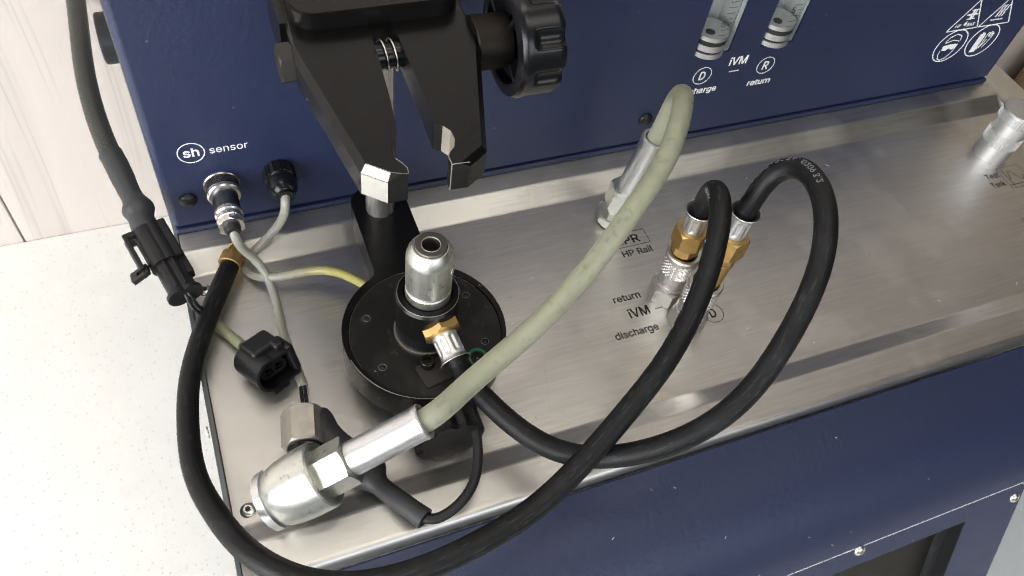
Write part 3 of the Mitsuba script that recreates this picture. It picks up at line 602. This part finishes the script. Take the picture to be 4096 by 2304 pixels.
# ------------------------------------------------------------------ fittings that stand on the tray
def crimped(key, o, d, L, r, flare, bsdf='crimp', n=8, mid=(.18, .78)):
    """crimped ferrule with n flats and a flared lip at its far end"""
    zs = np.linspace(0, L, 26); pr_ = [(r * .55, 0)]
    for z in zs:
        t = z / L; rr = r * (.93 + .07 * min(1, t / .06)); rr = rr + (flare - r) * max(0, (t - .84) / .16) ** 1.7; pr_.append((rr, z))
    pr_ += [(flare - .15, L + .25), (flare - .7, L + .05), (r - .55, L - 1.6), (r - .7, L - 3.5)]
    def wob(th_, z):
        t = z / L; env = np.clip((t - mid[0]) / .07, 0, 1) * np.clip((mid[1] - t) / .07, 0, 1)
        return 1 - .10 * env * (np.abs(np.cos(th_ * n / 2)) ** 5)
    return add(key, place(lathe(pr_, 96, wob), o, d), bsdf, 40)
def knurled(r, z0, z1, depth=.055, n=30, N=180, m=36, pitch=1.9):
    zs = np.linspace(z0, z1, m); return lathe([(r * .9, z0)] + [(r, z) for z in zs] + [(r * .9, z1)], N, knurl_wob(n, pitch, depth))
def coupling(key, o, hx_roll):
    o = np.array(o, float)
    add(key + '__hex', place(hexnut(15.6, 9.5, .9), o, roll=hx_roll), 'coupling_steel', 20)
    add(key + '__body', place(lathe([(7.9, 9.4), (7.9, 12), (7.2, 12.4), (7.2, 19), (7.5, 19.4), (7.5, 20.6)], 56), o), 'coupling_steel', 30)
    add(key + '__knurled_sleeve', place(cat(knurled(8.1, 20.6, 30.4, .075, 24, 168, 36, 2.1), lathe([(8.1, 30.4), (8.2, 30.6), (8.2, 32.8), (7.7, 33.6), (6.3, 33.6), (6.1, 32.4)], 72)), o), 'coupling_steel', False)
    add(key + '__throat', place(lathe([(6.05, 32.6), (6.05, 32.7)], 32), o), 'black_gloss', False)
thing('quick_coupling', 'knurled silver quick coupling beside the tray word return', 'quick coupling', None)
coupling('quick_coupling', (214.4, -92.4, ZF), 10)
thing('quick_coupling_001', 'knurled silver quick coupling behind the tray word discharge, nearest the printed D', 'quick coupling', None)
coupling('quick_coupling_001', (216.0, -110.4, ZF), 22)

# test tank cap
TC = thing('tank_cap', 'ribbed aluminium screw cap beside the Test Tank marking', 'cap')
rib_w = lambda n, tw, dp: (lambda th_, z: 1 - dp * (.5 + .5 * np.sign(np.sin(th_ * n + z * tw))))
o_ = (464.3, -51.7, ZF)
add(TC + '__neck', place(lathe([(10.2, 0), (10.2, 10.2)], 64), o_), 'aluminium', 30)
add(TC + '__lower_grip', place(lathe([(9.5, 10.2)] + [(10.5, z) for z in np.linspace(10.3, 18.5, 10)] + [(9.5, 18.6)], 240, rib_w(38, .12, .075)), o_), 'aluminium', False)
add(TC + '__waist', place(lathe([(10.3, 18.6), (10.4, 18.8), (10.4, 25.5), (10.6, 25.7), (10.9, 25.8), (10.9, 26.8)], 64), o_), 'aluminium', 30)
add(TC + '__upper_grip', place(lathe([(10, 26.8)] + [(11.2, z) for z in np.linspace(26.9, 32.5, 8)] + [(10, 32.6)], 240, rib_w(42, 0, .075)), o_), 'aluminium', False)
add(TC + '__top', place(lathe([(11.2, 32.6), (11.2, 33.6), (10.6, 34.2), (2, 34.3)], 64), o_), 'aluminium', 30)

# ------------------------------------------------------------------ green high pressure hose
GH = thing('green_hose', 'grey green high pressure hose looping from the HP Rail port to the silver coupling', 'hose')
b0 = np.array([210.9, -40.2, ZF]); b1 = np.array([218.2, -42.0, 50.3]); dv = unit(b1 - b0)
add(GH + '__port_nut', place(hexnut(19.5, 5.0, 1.6), b0, dv, roll=5), 'zinc', 20)
add(GH + '__port_nut', place(hexnut(17.0, 5.5, .8), b0 + dv * 5.0, dv, roll=25), 'zinc', 20)
add(GH + '__swivel_nut', place(hexnut(17.5, 12.5, 1.0), b0 + dv * 10.8, dv, roll=12), 'zinc', 20)
add(GH + '__ferrule', place(lathe([(5.5, 22), (5.9, 22.6), (6.7, 23.8), (6.7, 56.0), (7.0, 56.3), (7.0, 57.3), (6.5, 57.8), (5.2, 57.6), (5.1, 55)], 64), b0, dv), 'crimp', 30)
f1_ = np.array([72.6, -145.7, 40.0]); f0 = np.array([45.5, -145.25, 24.7]); fd_ = unit(f1_ - f0)
gp = [tuple(b0 + dv * 50), tuple(b0 + dv * 57), (219.8, -42.6, 62), (219.0, -44.2, 73), (217.0, -48.5, 83), (213.6, -54.6, 88.6)] + [(210.7, -59.5, 89.1), (206.2, -67.2, 86.1), (200.6, -74.2, 82.9), (194.3, -81.0, 79.7), (186.7, -87.1, 76.5), (178.7, -92.3, 72.6), (170.9, -97.7, 69.1), (163.6, -102.8, 65.1), (141.6, -116.1, 53.8), (122.2, -124.7, 47.8), (103.4, -132.5, 44.1), (87.2, -139.0, 40.8)] + [tuple(f1_ + fd_ * k_) for k_ in (7.0, 0, -4, -8)]
gfr = add_sweep(GH + '__hose', smooth_path(gp, 1), 4.5, 'green_rubber', uvs=True)
f1 = f1_; fd = fd_; FL = np.linalg.norm(f1 - f0)
add(GH + '__end_ferrule', place(lathe([(6.0, 0), (6.6, .6), (6.6, FL - 2.2), (6.9, FL - 1.6), (6.9, FL - .2), (6.5, FL + .3), (5.2, FL + .2), (4.85, FL - 2)], 64), f0, fd), 'crimp', 30, label='bright polished ferrule at the lower hose end')
dots = []
for k in range(26):
    s_ = 5 + k * (FL - 9) / 26 + random.uniform(-.4, .4); a_ = -.95 + random.uniform(-.09, .09)
    if k % 5 == 4: continue
    F_ = frame(fd); p_ = f0 + fd * s_ + 6.58 * (math.cos(a_ - .6) * F_[:, 0] + math.sin(a_ - .6) * F_[:, 1]); dots.append(trimesh.creation.icosphere(1, .28).apply_translation(p_))
add(GH + '__end_ferrule__stamping', cat(*dots), 'crimp', True)

# ------------------------------------------------------------------ silver coupling block at the end of the green hose
SC = thing('rail_coupling', 'shiny zinc cylinder lying at the tray\'s front left with a hex neck', 'coupling')
r0 = np.array([15.4, -146.6, 7.6]); r1 = np.array([35.4, -141.4, 9.6]); rd = unit(np.array([46.6, -136.6, 10.8]) - r0); RL = 20.4
rd = fd_; r0 = f0 - rd * 33.4
add(SC + '__body', place(lathe([(8.6, -.6), (9.8, -.2), (10.7, 1.0), (11.6, 3.2), (12.4, 6.5), (12.9, 10.5), (13.1, 14.5), (13.1, 20.4), (12.9, 21.3), (12.4, 21.9), (11.7, 22.1), (11.1, 21.9), (10.8, 21.3), (10.6, 20.9), (6, 20.8)], 96), r0, rd), 'zinc', 25)
add(SC + '__flange', place(tm_to_m(lathe([(10.6, -2.4), (11.6, -2.0), (11.9, 1.2), (11.0, 1.8)], 64)) ^ cubem(-20, 20, -20, -3, -5, 7), r0, rd, roll=-70), 'crimp', 25)
add(SC + '__hex_neck', place(hexnut(16.6, 12.8, .5), r0 + rd * 20.7, rd, roll=-4), 'zinc', False)
nv_ = unit(np.cross(np.cross(rd, (0, 0, 1)), rd))
vt = frame(rd); a_ = math.radians(-4 + 60); nv_ = unit(vt[:, 0] * math.cos(math.radians(-4) + math.pi / 2) + vt[:, 1] * math.sin(math.radians(-4) + math.pi / 2))
add(SC + '__vent', place(lathe([(.5, 0), (.5, .05)], 12), r0 + rd * 26.0 + 8.31 * nv_, nv_), 'black_gloss', False)

# ------------------------------------------------------------------ pressure sensor: nickel hex, black body, moulded boot and lead
PS = thing('pressure_sensor', 'matt nickel hex sensor with a black moulded boot and thin black lead', 'sensor')
h0 = np.array([34.0, -108.8, 2.2]); h1 = np.array([31.2, -125.2, 1.8]); hd = unit(h1 - h0)
add(PS + '__hex', place(hexnut(15.4, 15.5, 1.2), h0, hd, roll=21), 'nickel', False)
add(PS + '__ring', place(lathe([(6.8, 15.5), (7.0, 16.4), (6.6, 17.6)], 48), h0, hd), 'black_gloss', 30)
add(PS + '__body', sweep([(39.0, -110.4, -.4), (39.4, -114, -.4), (40.6, -120, -.4), (44, -127, -.4), (49, -134, 0), (53.5, -141, 1.2)], lambda t: 6.1 - 1.0 * np.clip((.12 - t) / .12, 0, 1) ** 2, n=32)[0], 'heat_shrink', 50)
bp = [(50.5, -138.5, 1.5), (52.4, -143.0, 2.0), (54.2, -147.6, 2.6), (56.6, -152.6, 4.0), (59.8, -158.6, 6.4), (63.2, -164.2, 8.0), (66.6, -169.4, 8.6)]
def boot_r(t): return 6.3 * np.exp(-((t - .12) / .10) ** 2) * .25 + 5.4 * (1 - smooth01(.16, .36, t)) + 3.9 * smooth01(.16, .36, t) + .25 * smooth01(.85, 1, t)
add(PS + '__boot', sweep(bp, boot_r, n=40, wob=lambda s, th_: 1 + .10 * np.exp(-((s - 5.5) / 3.0) ** 2) * np.cos(th_ * 2 + .6))[0], 'heat_shrink', 60, label='dark grey heat shrink boot')
add(PS + '__boot_end', place(lathe([(3.0, 0), (3.0, .1)], 24), (66.75, -169.62, 8.62), (.54, -.84, .1)), 'black_gloss', False)
lp = [(64.5, -166.6, 8.2), (66.9, -169.6, 8.6), (69.8, -171.0, 8.8), (75.0, -170.8, 9.4), (81.0, -168.4, 10.2), (86.8, -164.6, 10.6), (91.0, -158.8, 10.8), (93.9, -152.0, 11.2), (95.9, -143.8, 12), (97.0, -136.5, 13.6), (97.6, -129.5, 17.2), (97.0, -123.0, 24.0), (94.6, -118.2, 26.0), (91.5, -114.0, 25.6)]
add(PS + '__lead', sweep(smooth_path(lp, 1), 2.0, n=20)[0], 'rubber', True)

# ------------------------------------------------------------------ black low pressure hoses
def brass_end(key, o, d, z, roll, len_hex=9.0):
    pass
H1 = thing('discharge_hose', 'black rubber hose looping from the brass fitting above discharge to the chamber', 'hose')
p1 = np.array([216.0, -110.4, ZF]); p2 = np.array([219.6, -109.0, 71.0]); d1 = unit(p2 - p1)
add(H1 + '__nipple', place(lathe([(4.6, 30), (5.2, 33), (5.6, 35), (5.9, 46.5), (6.4, 47.0), (6.4, 48.4), (5.6, 48.8), (5.6, 50.5)], 40), p1, d1), 'brass', 30)
add(H1 + '__nut', place(hexnut(11.6, 5.0, .8), p1 + d1 * 49.6, d1, roll=30), 'brass', False)
add(H1 + '__nut', place(hexnut(13.8, 11.0, 1.2), p1 + d1 * 53.4, d1, roll=10), 'brass', False)
crimped(H1 + '__ferrule', p1 + d1 * 64.2, d1, 13.6, 5.3, 6.6)
t1 = p1 + d1 * 70; t2 = p1 + d1 * 79
hp1 = [tuple(t1), tuple(t2)] + [(224.1, -106.0, 84.4), (228.2, -107.0, 91.3), (232.5, -110.0, 95.8), (231.3, -120.4, 100.9), (227.5, -132.6, 101.0), (223.0, -142.4, 99.4), (215.5, -153.9, 94.4), (207.8, -163.1, 86.9), (193.0, -174.0, 74.2), (180.1, -182.5, 63.1), (164.2, -185.4, 52.5), (147.1, -183.3, 42.0), (129.3, -176.5, 32.2), (118.1, -167.1, 27.1), (109.4, -153.5, 23.0), (101.5, -138.8, 25.2), (95.7, -128.4, 29.4), (95.5, -126.7, 31.5)] + [(92.6, -122.6, 36.2), (91.6, -115.6, 38.4), (91.0, -112.0, 39.2)]
h1fr = add_sweep(H1 + '__hose', smooth_path(hp1, 1), 4.3, 'hose_rubber', uvs=True)
e0 = np.array([90.4, -108.4, 39.9]); ed = unit(np.array([2.0, -14.5, -3.4]))
add(H1 + '__end_nut', place(hexnut(14.0, 5.2, 1.0), e0 - ed * 1.6, ed, roll=12), 'brass', False)
crimped(H1 + '__end_ferrule', e0 + ed * 3.4, ed, 11.8, 5.1, 6.4)
mk = []
for k, (ch, dv_) in enumerate(zip('COHLINE-2134..0209 3.2', range(99))): pass
mk.append(on_tube('COHLINE-2134. .0209 3.2', 2.3, h1fr, 4.3, 13, 2.35, spacing=1.0))
add(H1 + '__printing', cat(*mk), 'faded_print', False)

H2 = thing('return_hose', 'black rubber hose from the fitting at return round the left to a brass plug end', 'hose')
p1 = np.array([214.4, -92.4, ZF]); p2 = np.array([213.7, -91.4, 53.0]); d2 = unit(p2 - p1)
add(H2 + '__nipple', place(lathe([(4.6, 31), (5.0, 33), (5.4, 36)], 40), p1, d2), 'brass', 30)
add(H2 + '__nut', place(hexnut(11.6, 5.4, .9), p1 + d2 * 34.4, d2, roll=12), 'brass', False)
add(H2 + '__nut', place(hexnut(13.8, 9.4, 1.2), p1 + d2 * 39.8, d2, roll=28), 'brass', False)
crimped(H2 + '__ferrule', p1 + d2 * 48.6, d2, 12.6, 5.3, 6.6)
t1 = p1 + d2 * 54; t2 = p1 + d2 * 62
hp2 = [tuple(t1), tuple(t2), (211.6, -93.4, 69.5), (208.0, -99.0, 77.6), (203.4, -107.2, 83.4), (201.7, -112.6, 82.0), (196.4, -121.8, 78.6), (189.8, -131.0, 73.0), (181.6, -140.4, 67.0), (172.2, -149.2, 60.4), (159.6, -158.6, 54.4), (150.0, -163.8, 53.0), (115.6, -181.5, 32.2), (100.1, -186.5, 31.2), (81.2, -190.5, 29.6), (67.9, -192.7, 29.7), (48.9, -193.2, 28.1), (32.1, -189.3, 24.1), (18.7, -181.0, 20.3), (7.0, -171.2, 22.0), (-0.9, -156.9, 18.0), (-5.0, -142.8, 13.5), (-8.5, -132.5, 10.5), (-10.0, -122.6, 8.0), (-9.9, -103.1, 4.0), (-7.0, -84.9, 3.0), (-4.5, -75.9, 3.0), (3.0, -58.2, 4.0), (11.4, -42.3, 3.5), (18.3, -27.8, 2.0), (20.0, -24.4, 1.8)]
h2fr = add_sweep(H2 + '__hose', smooth_path(hp2, 1), lambda t: 4.35 - .12 * smooth01(.6, .8, t) + .12 * np.exp(-((t - .962) / .012) ** 2), 'hose_rubber', uvs=True)
q0 = np.array([19.4, -25.0, 1.9]); qd = unit(np.array([5.2, 9.1, .2]))
add(H2 + '__plug', place(lathe([(4.9, -1.2), (5.2, -.9), (5.2, 4.6), (4.6, 5.0), (3.6, 5.2), (3.6, 7.6), (3.2, 7.8), (3.2, 9.0), (3.7, 9.2), (3.7, 10.4), (2.8, 10.9)], 48), q0, qd), 'brass', 30, label='turned brass plug end')
add(H2 + '__pin', place(lathe([(1.7, 10.8), (1.6, 15.5), (1.0, 16)], 24), q0, qd), 'nickel', 30)
mk = []
for k, ch in enumerate('SBXNBSO'):
    mk.append(on_tube(ch, 2.2, h2fr, 4.36, 74 + k * 8.4, 2.6, roll=True))
mk.append(on_tube('>/A9K<', 2.1, h2fr, 4.36, 34, 2.6)); mk.append(on_tube('<', 2.4, h2fr, 4.36, 62, 2.6)); mk.append(on_tube('-', 2.4, h2fr, 4.36, 68, 2.6))
add(H2 + '__printing', cat(*mk), 'faded_print', False)

# small green ring tag
R_ = 'seal_ring'
add(R_, place(torus(3.7, .75, 48, 14), (104.0, -118.6, 26.2), (.15, -.25, 1)), 'green_ring', True); labels[R_] = {'label': 'small green rubber ring behind the chamber hose ferrule', 'category': 'ring'}

# ------------------------------------------------------------------ round metal plug and its grey cable
RP = thing('sensor_plug', 'round knurled metal plug in the panel socket under the sh sensor mark', 'plug')
o_, d_ = np.array([23.8, 0, 27.1]), np.array([0, -1.0, 0])
add(RP + '__flange', place(lathe([(7.9, 0), (8.1, .5), (7.7, 1.0)], 64), o_, d_), 'chrome', 30)
zs = np.linspace(1.0, 5.2, 16)
add(RP + '__grip_ring', place(lathe([(7, 1.0)] + [(7.8, z) for z in zs] + [(7.0, 5.3)], 200, knurl_wob(24, 1.5, .10)), o_, d_), 'black_plastic', False)
add(RP + '__collar', place(lathe([(7.0, 5.2), (7.5, 5.5), (7.4, 7.0), (6.9, 7.7), (6.0, 8.1)], 64), o_, d_), 'chrome', 30)
add(RP + '__barrel', place(lathe([(5.6, 8.0), (5.6, 17.5)], 56), o_, d_), 'dark_chrome', 30)
scene['dark_chrome'] = metal(.17, .17, .18, .12)
add(RP + '__cable_clamp', place(cat(lathe([(5.8, 17.4), (6.0, 17.8), (6.0, 19.2), (5.3, 19.8), (5.3, 21.6)], 56), place(hexnut(10.6, 3.2, .6), (0, 0, 23.0)), lathe([(5.4, 21.4), (5.7, 21.7), (5.7, 22.6), (5.3, 22.9)], 56)), o_, d_), 'chrome', 25)
add(RP + '__clamp_screw', place(rbox(3.4, 2.6, 2.2, .5), o_ + [.8, -22.4, 5.4]), 'chrome', 25)
add(RP + '__grommet', place(lathe([(3.7, 26), (3.5, 28.0), (2.6, 29.4)], 32), o_, d_), 'rubber', 40)
G2 = thing('signal_cable', 'grey round cable hanging from the metal plug down to the nickel sensor', 'cable')
gp2 = [(23.8, -26.0, 27.1), (23.9, -30.0, 26.2), (24.8, -31.6, 21.0), (26.8, -29.6, 13.6), (29.4, -29.6, 9.4), (32.9, -33.8, 5.0), (34.0, -37.2, 1.2), (35.0, -43.6, -2.4), (34.9, -51.6, -4.1), (34.7, -58.0, -4.2), (34.4, -66.0, -4.2), (35.2, -75.0, -4.2), (36.4, -84.0, -4.0), (36.9, -91.0, -3.4), (37.0, -94.4, -3.0)]
add_sweep(G2 + '__sheath', smooth_path(gp2, 1), 2.0, 'grey_cable', n=24)
for dx in (-.85, .85): add_sweep(G2 + '__core', [(37.0 + dx * .9, -92.6, -3.0), (36.4 + dx, -97.0, -2.4), (36.0 + dx, -101, -1.4), (35.2 + dx, -110, -.2)], .75, 'wire', n=12)

# ------------------------------------------------------------------ cable gland and the second grey cable
CG = thing('cable_gland', 'black ribbed plastic cable gland on the panel right of the metal plug', 'cable gland')
o_ = np.array([49.0, 0, 29.6])
hx = hexnut(13.0, 7.4, .8)
add(CG + '__nut', place(hx, o_, d_, roll=20), 'black_plastic', 20)
ribs = []
for k in range(6):
    a_ = math.radians(20 + 30 + 60 * k)
    for j in range(-4, 5):
        ribs.append(rbox(.45, .5, 6.0, .1, 2).translate((j * .76, 6.5, 3.7)).rotate((0, 0, math.degrees(a_))))
add(CG + '__ribs', place(cat(*ribs), o_, d_), 'black_plastic', False, kind='stuff')
add(CG + '__dome', place(lathe([(6.2, 7.3), (6.5, 8.0), (6.6, 9.6), (6.3, 11.8), (5.5, 13.8), (4.5, 15.2), (3.8, 15.6), (3.6, 16.6), (2.8, 16.8)], 56), o_, d_), 'black_gloss', 30)
add(CG + '__clamp_teeth', place(lathe([(3.5, 16.2), (3.8, 17.2), (2.1, 17.0)], 48, lambda th_, z: 1 + .06 * np.sign(np.sin(th_ * 12))), o_, d_), 'black_plastic', False)
G1 = thing('gland_cable', 'yellowed grey cable from the black gland looping across to the holder disc', 'cable')
gp1 = [(49.0, -14.0, 29.6), (48.6, -18.4, 29.2), (47.6, -20.4, 25.6), (46.4, -18.2, 18.6), (44.6, -16.0, 12.2), (39.6, -16.2, 5.4), (33.6, -17.6, .9), (30.0, -18.2, -2.0), (26.6, -20.8, -2.8), (25.1, -25.4, -2.4), (26.4, -30.6, -1.4), (30.6, -35.8, .8), (37.0, -39.0, 2.8), (45.0, -40.0, 4.2), (53.2, -41.2, 5.6), (60.2, -44.6, 7.6), (65.6, -50.2, 9.8), (70.2, -57.4, 12.2), (76, -66, 13.5)]
g1fr = add_sweep(G1 + '__sheath', smooth_path(gp1, 1), 2.05, 'grey_cable', n=24)
add(G1 + '__printing', cat(on_tube('4014', 1.7, g1fr, 2.2, 52, 1.3), on_tube('0520', 1.7, g1fr, 2.2, 62, 1.9)), 'black_print', False)

# ------------------------------------------------------------------ wiring harness: braided sleeve, heat shrink, two half plugs
WH = thing('wiring_harness', 'braided black cable with a heat shrink sleeve ending in a black plug at the left', 'cable')
br = [(-22.5, 190, 60), (-23.0, 150, 48), (-23.2, 129.5, 42), (-24.0, 99.0, 40.7), (-24.5, 72.7, 39.1), (-23.2, 51.2, 36.1), (-20.5, 31.9, 33.2), (-18.5, 22.4, 32.8), (-16.6, 15.6, 31.2)]
add_sweep(WH + '__braided_sleeve', smooth_path(br, 1), 4.45, 'braid', uvs=True, n=32)
add_sweep(WH + '__heat_shrink', [(-18.9, 24.0, 33.0), (-16.5, 14.2, 31.0), (-14.0, 3.0, 27.8), (-12.2, -4.5, 26.3), (-11.4, -11.4, 25.0), (-9.8, -16.8, 23.8)], lambda t: 5.05 + .05 * np.cos(t * 40) - .5 * smooth01(.25, .52, t) + 2.2 * np.exp(-((t - .72) / .085) ** 2) + .9 * smooth01(.78, .9, t), 'heat_shrink', n=40)
c0 = np.array([-10.2, -14.6, 24.0]); c1_ = np.array([0.1, -53.3, 22.1]); cd = unit(c1_ - c0); cu = np.array([0, 0, 1.0])
def along(m, s, r=0, dz=0, roll=0):
    m = tm(m).copy(); m.vertices = np.array(m.vertices) * [-1, 1, 1]; m.invert()
    return place(m, c0 + cd * s + np.array([0, 0, dz]), cd, up=cu, roll=roll)
sec = fillet(unary_union([Point(-1.4, 0).buffer(5.6, 24), Point(1.4, 0).buffer(5.6, 24), rect(-5, 5, -5.6, 0), rect(-7.4, 0, -4.6, 4.9)]), .9)
add(WH + '__plug_shell', along(extr(sec, 2.0, 23.0), 0), 'black_plastic', 30)
add(WH + '__plug_insert', along(extr(fillet(unary_union([Point(-1.6, 0).buffer(4.3, 20), Point(1.6, 0).buffer(4.3, 20)]), .5), 22.5, 39.2), 0), 'black_plastic', 30)
for dx in (-2.0, 1.6): add(WH + '__plug_rib', along(rbox(1.1, 1.2, 14.5, .3).translate((dx, 4.3, 30)), 0), 'black_plastic')
add(WH + '__plug_step', along(rbox(4.0, 5.2, 9, .5).translate((-5.6, 0, 27.0)), 0), 'black_plastic')
add(WH + '__plug_flange', along(extr(fillet(unary_union([Point(-2.4, 0).buffer(4.9, 20), Point(2.4, 0).buffer(4.9, 20)]), .5), 38.6, 40.4), 0), 'black_plastic', 30)
# latch loop on the outer side
for zo in (2.6, -2.4): add(WH + '__latch_arm', along(extr(unary_union([line([(6.0, zo), (9.6, zo)], 2.2)]), 2.0, 4.4), 0), 'black_plastic', False)
for zo in (2.6, -2.4): add(WH + '__latch_bar', along(rbox(2.0, 2.5, 20, .5).translate((9.8, zo, 12.0)), 0), 'black_plastic')
lt = extr(rect(-4.0, 4.0, -3.4, 3.4, .8).difference(rect(-1.2, 1.2, -1.2, 1.2)), 0, 1.8)
add(WH + '__latch_tab', place(lt, c0 + cd * 22.6 - unit(np.cross(cu, cd)) * 11.0, unit(-np.cross(cu, cd) * .35 + cu * .8 - cd * .3), up=cd), 'black_plastic', False)
for a_, b_ in (((.7, -53.0, 21.6), (0.0, 0, 0)), ((2.2, -52.6, 22.4), (1.6, .9, .6))):
    k_ = np.array(b_); add_sweep(WH + '__wire', [tuple(c0 + cd * 37 + k_ * .4), tuple(c0 + cd * 41.5 + k_ * .8), tuple(np.array([1.2, -53.2, 13.0]) + k_), tuple(np.array([2.6, -50.6, 5.0]) + k_), tuple(np.array([4.6, -50.2, 0.0]) + k_), tuple(np.array([8.0, -53.4, -2.2]) + k_ * .5), tuple(np.array([10, -57, -2.4]) + k_ * .3)], .8, 'wire', n=12)
add(WH + '__yellow_sleeve', sweep([(6.4, -50.0, -3.0), (9.0, -54.6, -2.8), (12.2, -60.4, -2.0), (16.9, -69.2, .2)], 2.35, n=24)[0], 'yellow_sleeve', 50, label='short yellowed cable sleeve')
add(WH + '__wire', sweep([(16.4, -68.4, 0), (17.6, -70.6, .6), (19.4, -74, 1)], 1.4, n=12)[0], 'wire', True)
# two pin socket at the end of the harness
TP = thing('two_pin_socket', 'black two pin socket lying open on the tray left of the disc', 'socket')
td = unit(np.array([.40, -.82, .40])); to = np.array([21.0, -75.6, 1.0])
tx = unit(np.cross((0, 0, 1), td)); tx = tx if tx[0] > 0 else -tx; tu = unit(np.cross(td, tx)); tu = tu if tu[2] > 0 else -tu
prof = fillet(unary_union([Point(-2.6, -.2).buffer(7.4, 32), rect(-2.6, 8.8, -7.2, 6.6)]), 1.0)
def tplace(m, s):
    m = tm(m).copy(); v = np.array(m.vertices); m.vertices = to + v[:, :1] * tx + v[:, 1:2] * tu + (v[:, 2:3] + s) * td
    if np.linalg.det(np.column_stack([tx, tu, td])) < 0: m.invert()
    return m
inner = prof.buffer(-1.2)
add(TP + '__shell', tplace(extr(prof, 0, 19) - extr(inner, 9, 20), 0), 'black_plastic', 30)
add(TP + '__latch_cover', tplace(place(rbox(13.0, 4.6, 12.0, 1.7, 10), (1.6, 7.0, 6.2)), 0), 'black_plastic', 50)
add(TP + '__latch_cover', tplace(place(rbox(4.6, 4.0, 6.0, 1.4, 10), (6.0, 7.4, 13.0)), 0), 'black_plastic', 50)
add(TP + '__guard', tplace(place(rbox(3.4, 13.6, 12.0, 1.5, 10), (8.4, .6, 12.8)), 0), 'black_plastic', 50)
core = fillet(rect(-6.6, 5.6, -3.2, 2.8), 2.6)
add(TP + '__insert', tplace(extr(core, 6, 15.5) - extr(rect(-4.6, -1.0, -1.6, 1.4), 14, 20) - extr(rect(.4, 4.0, -1.6, 1.4), 14, 20), 0), 'black_gloss', 30)
for x_ in (-2.8, 2.2): add(TP + '__pin', tplace(rbox(1.6, .5, 3, .1).translate((x_, 0, 14.6)), 0), 'bronze_collar')
add(TP + '__lip', tplace(extr(rect(-5.6, 2.0, -8.6, -7.0, .4), 12, 19.6), 0), 'black_plastic', 30)
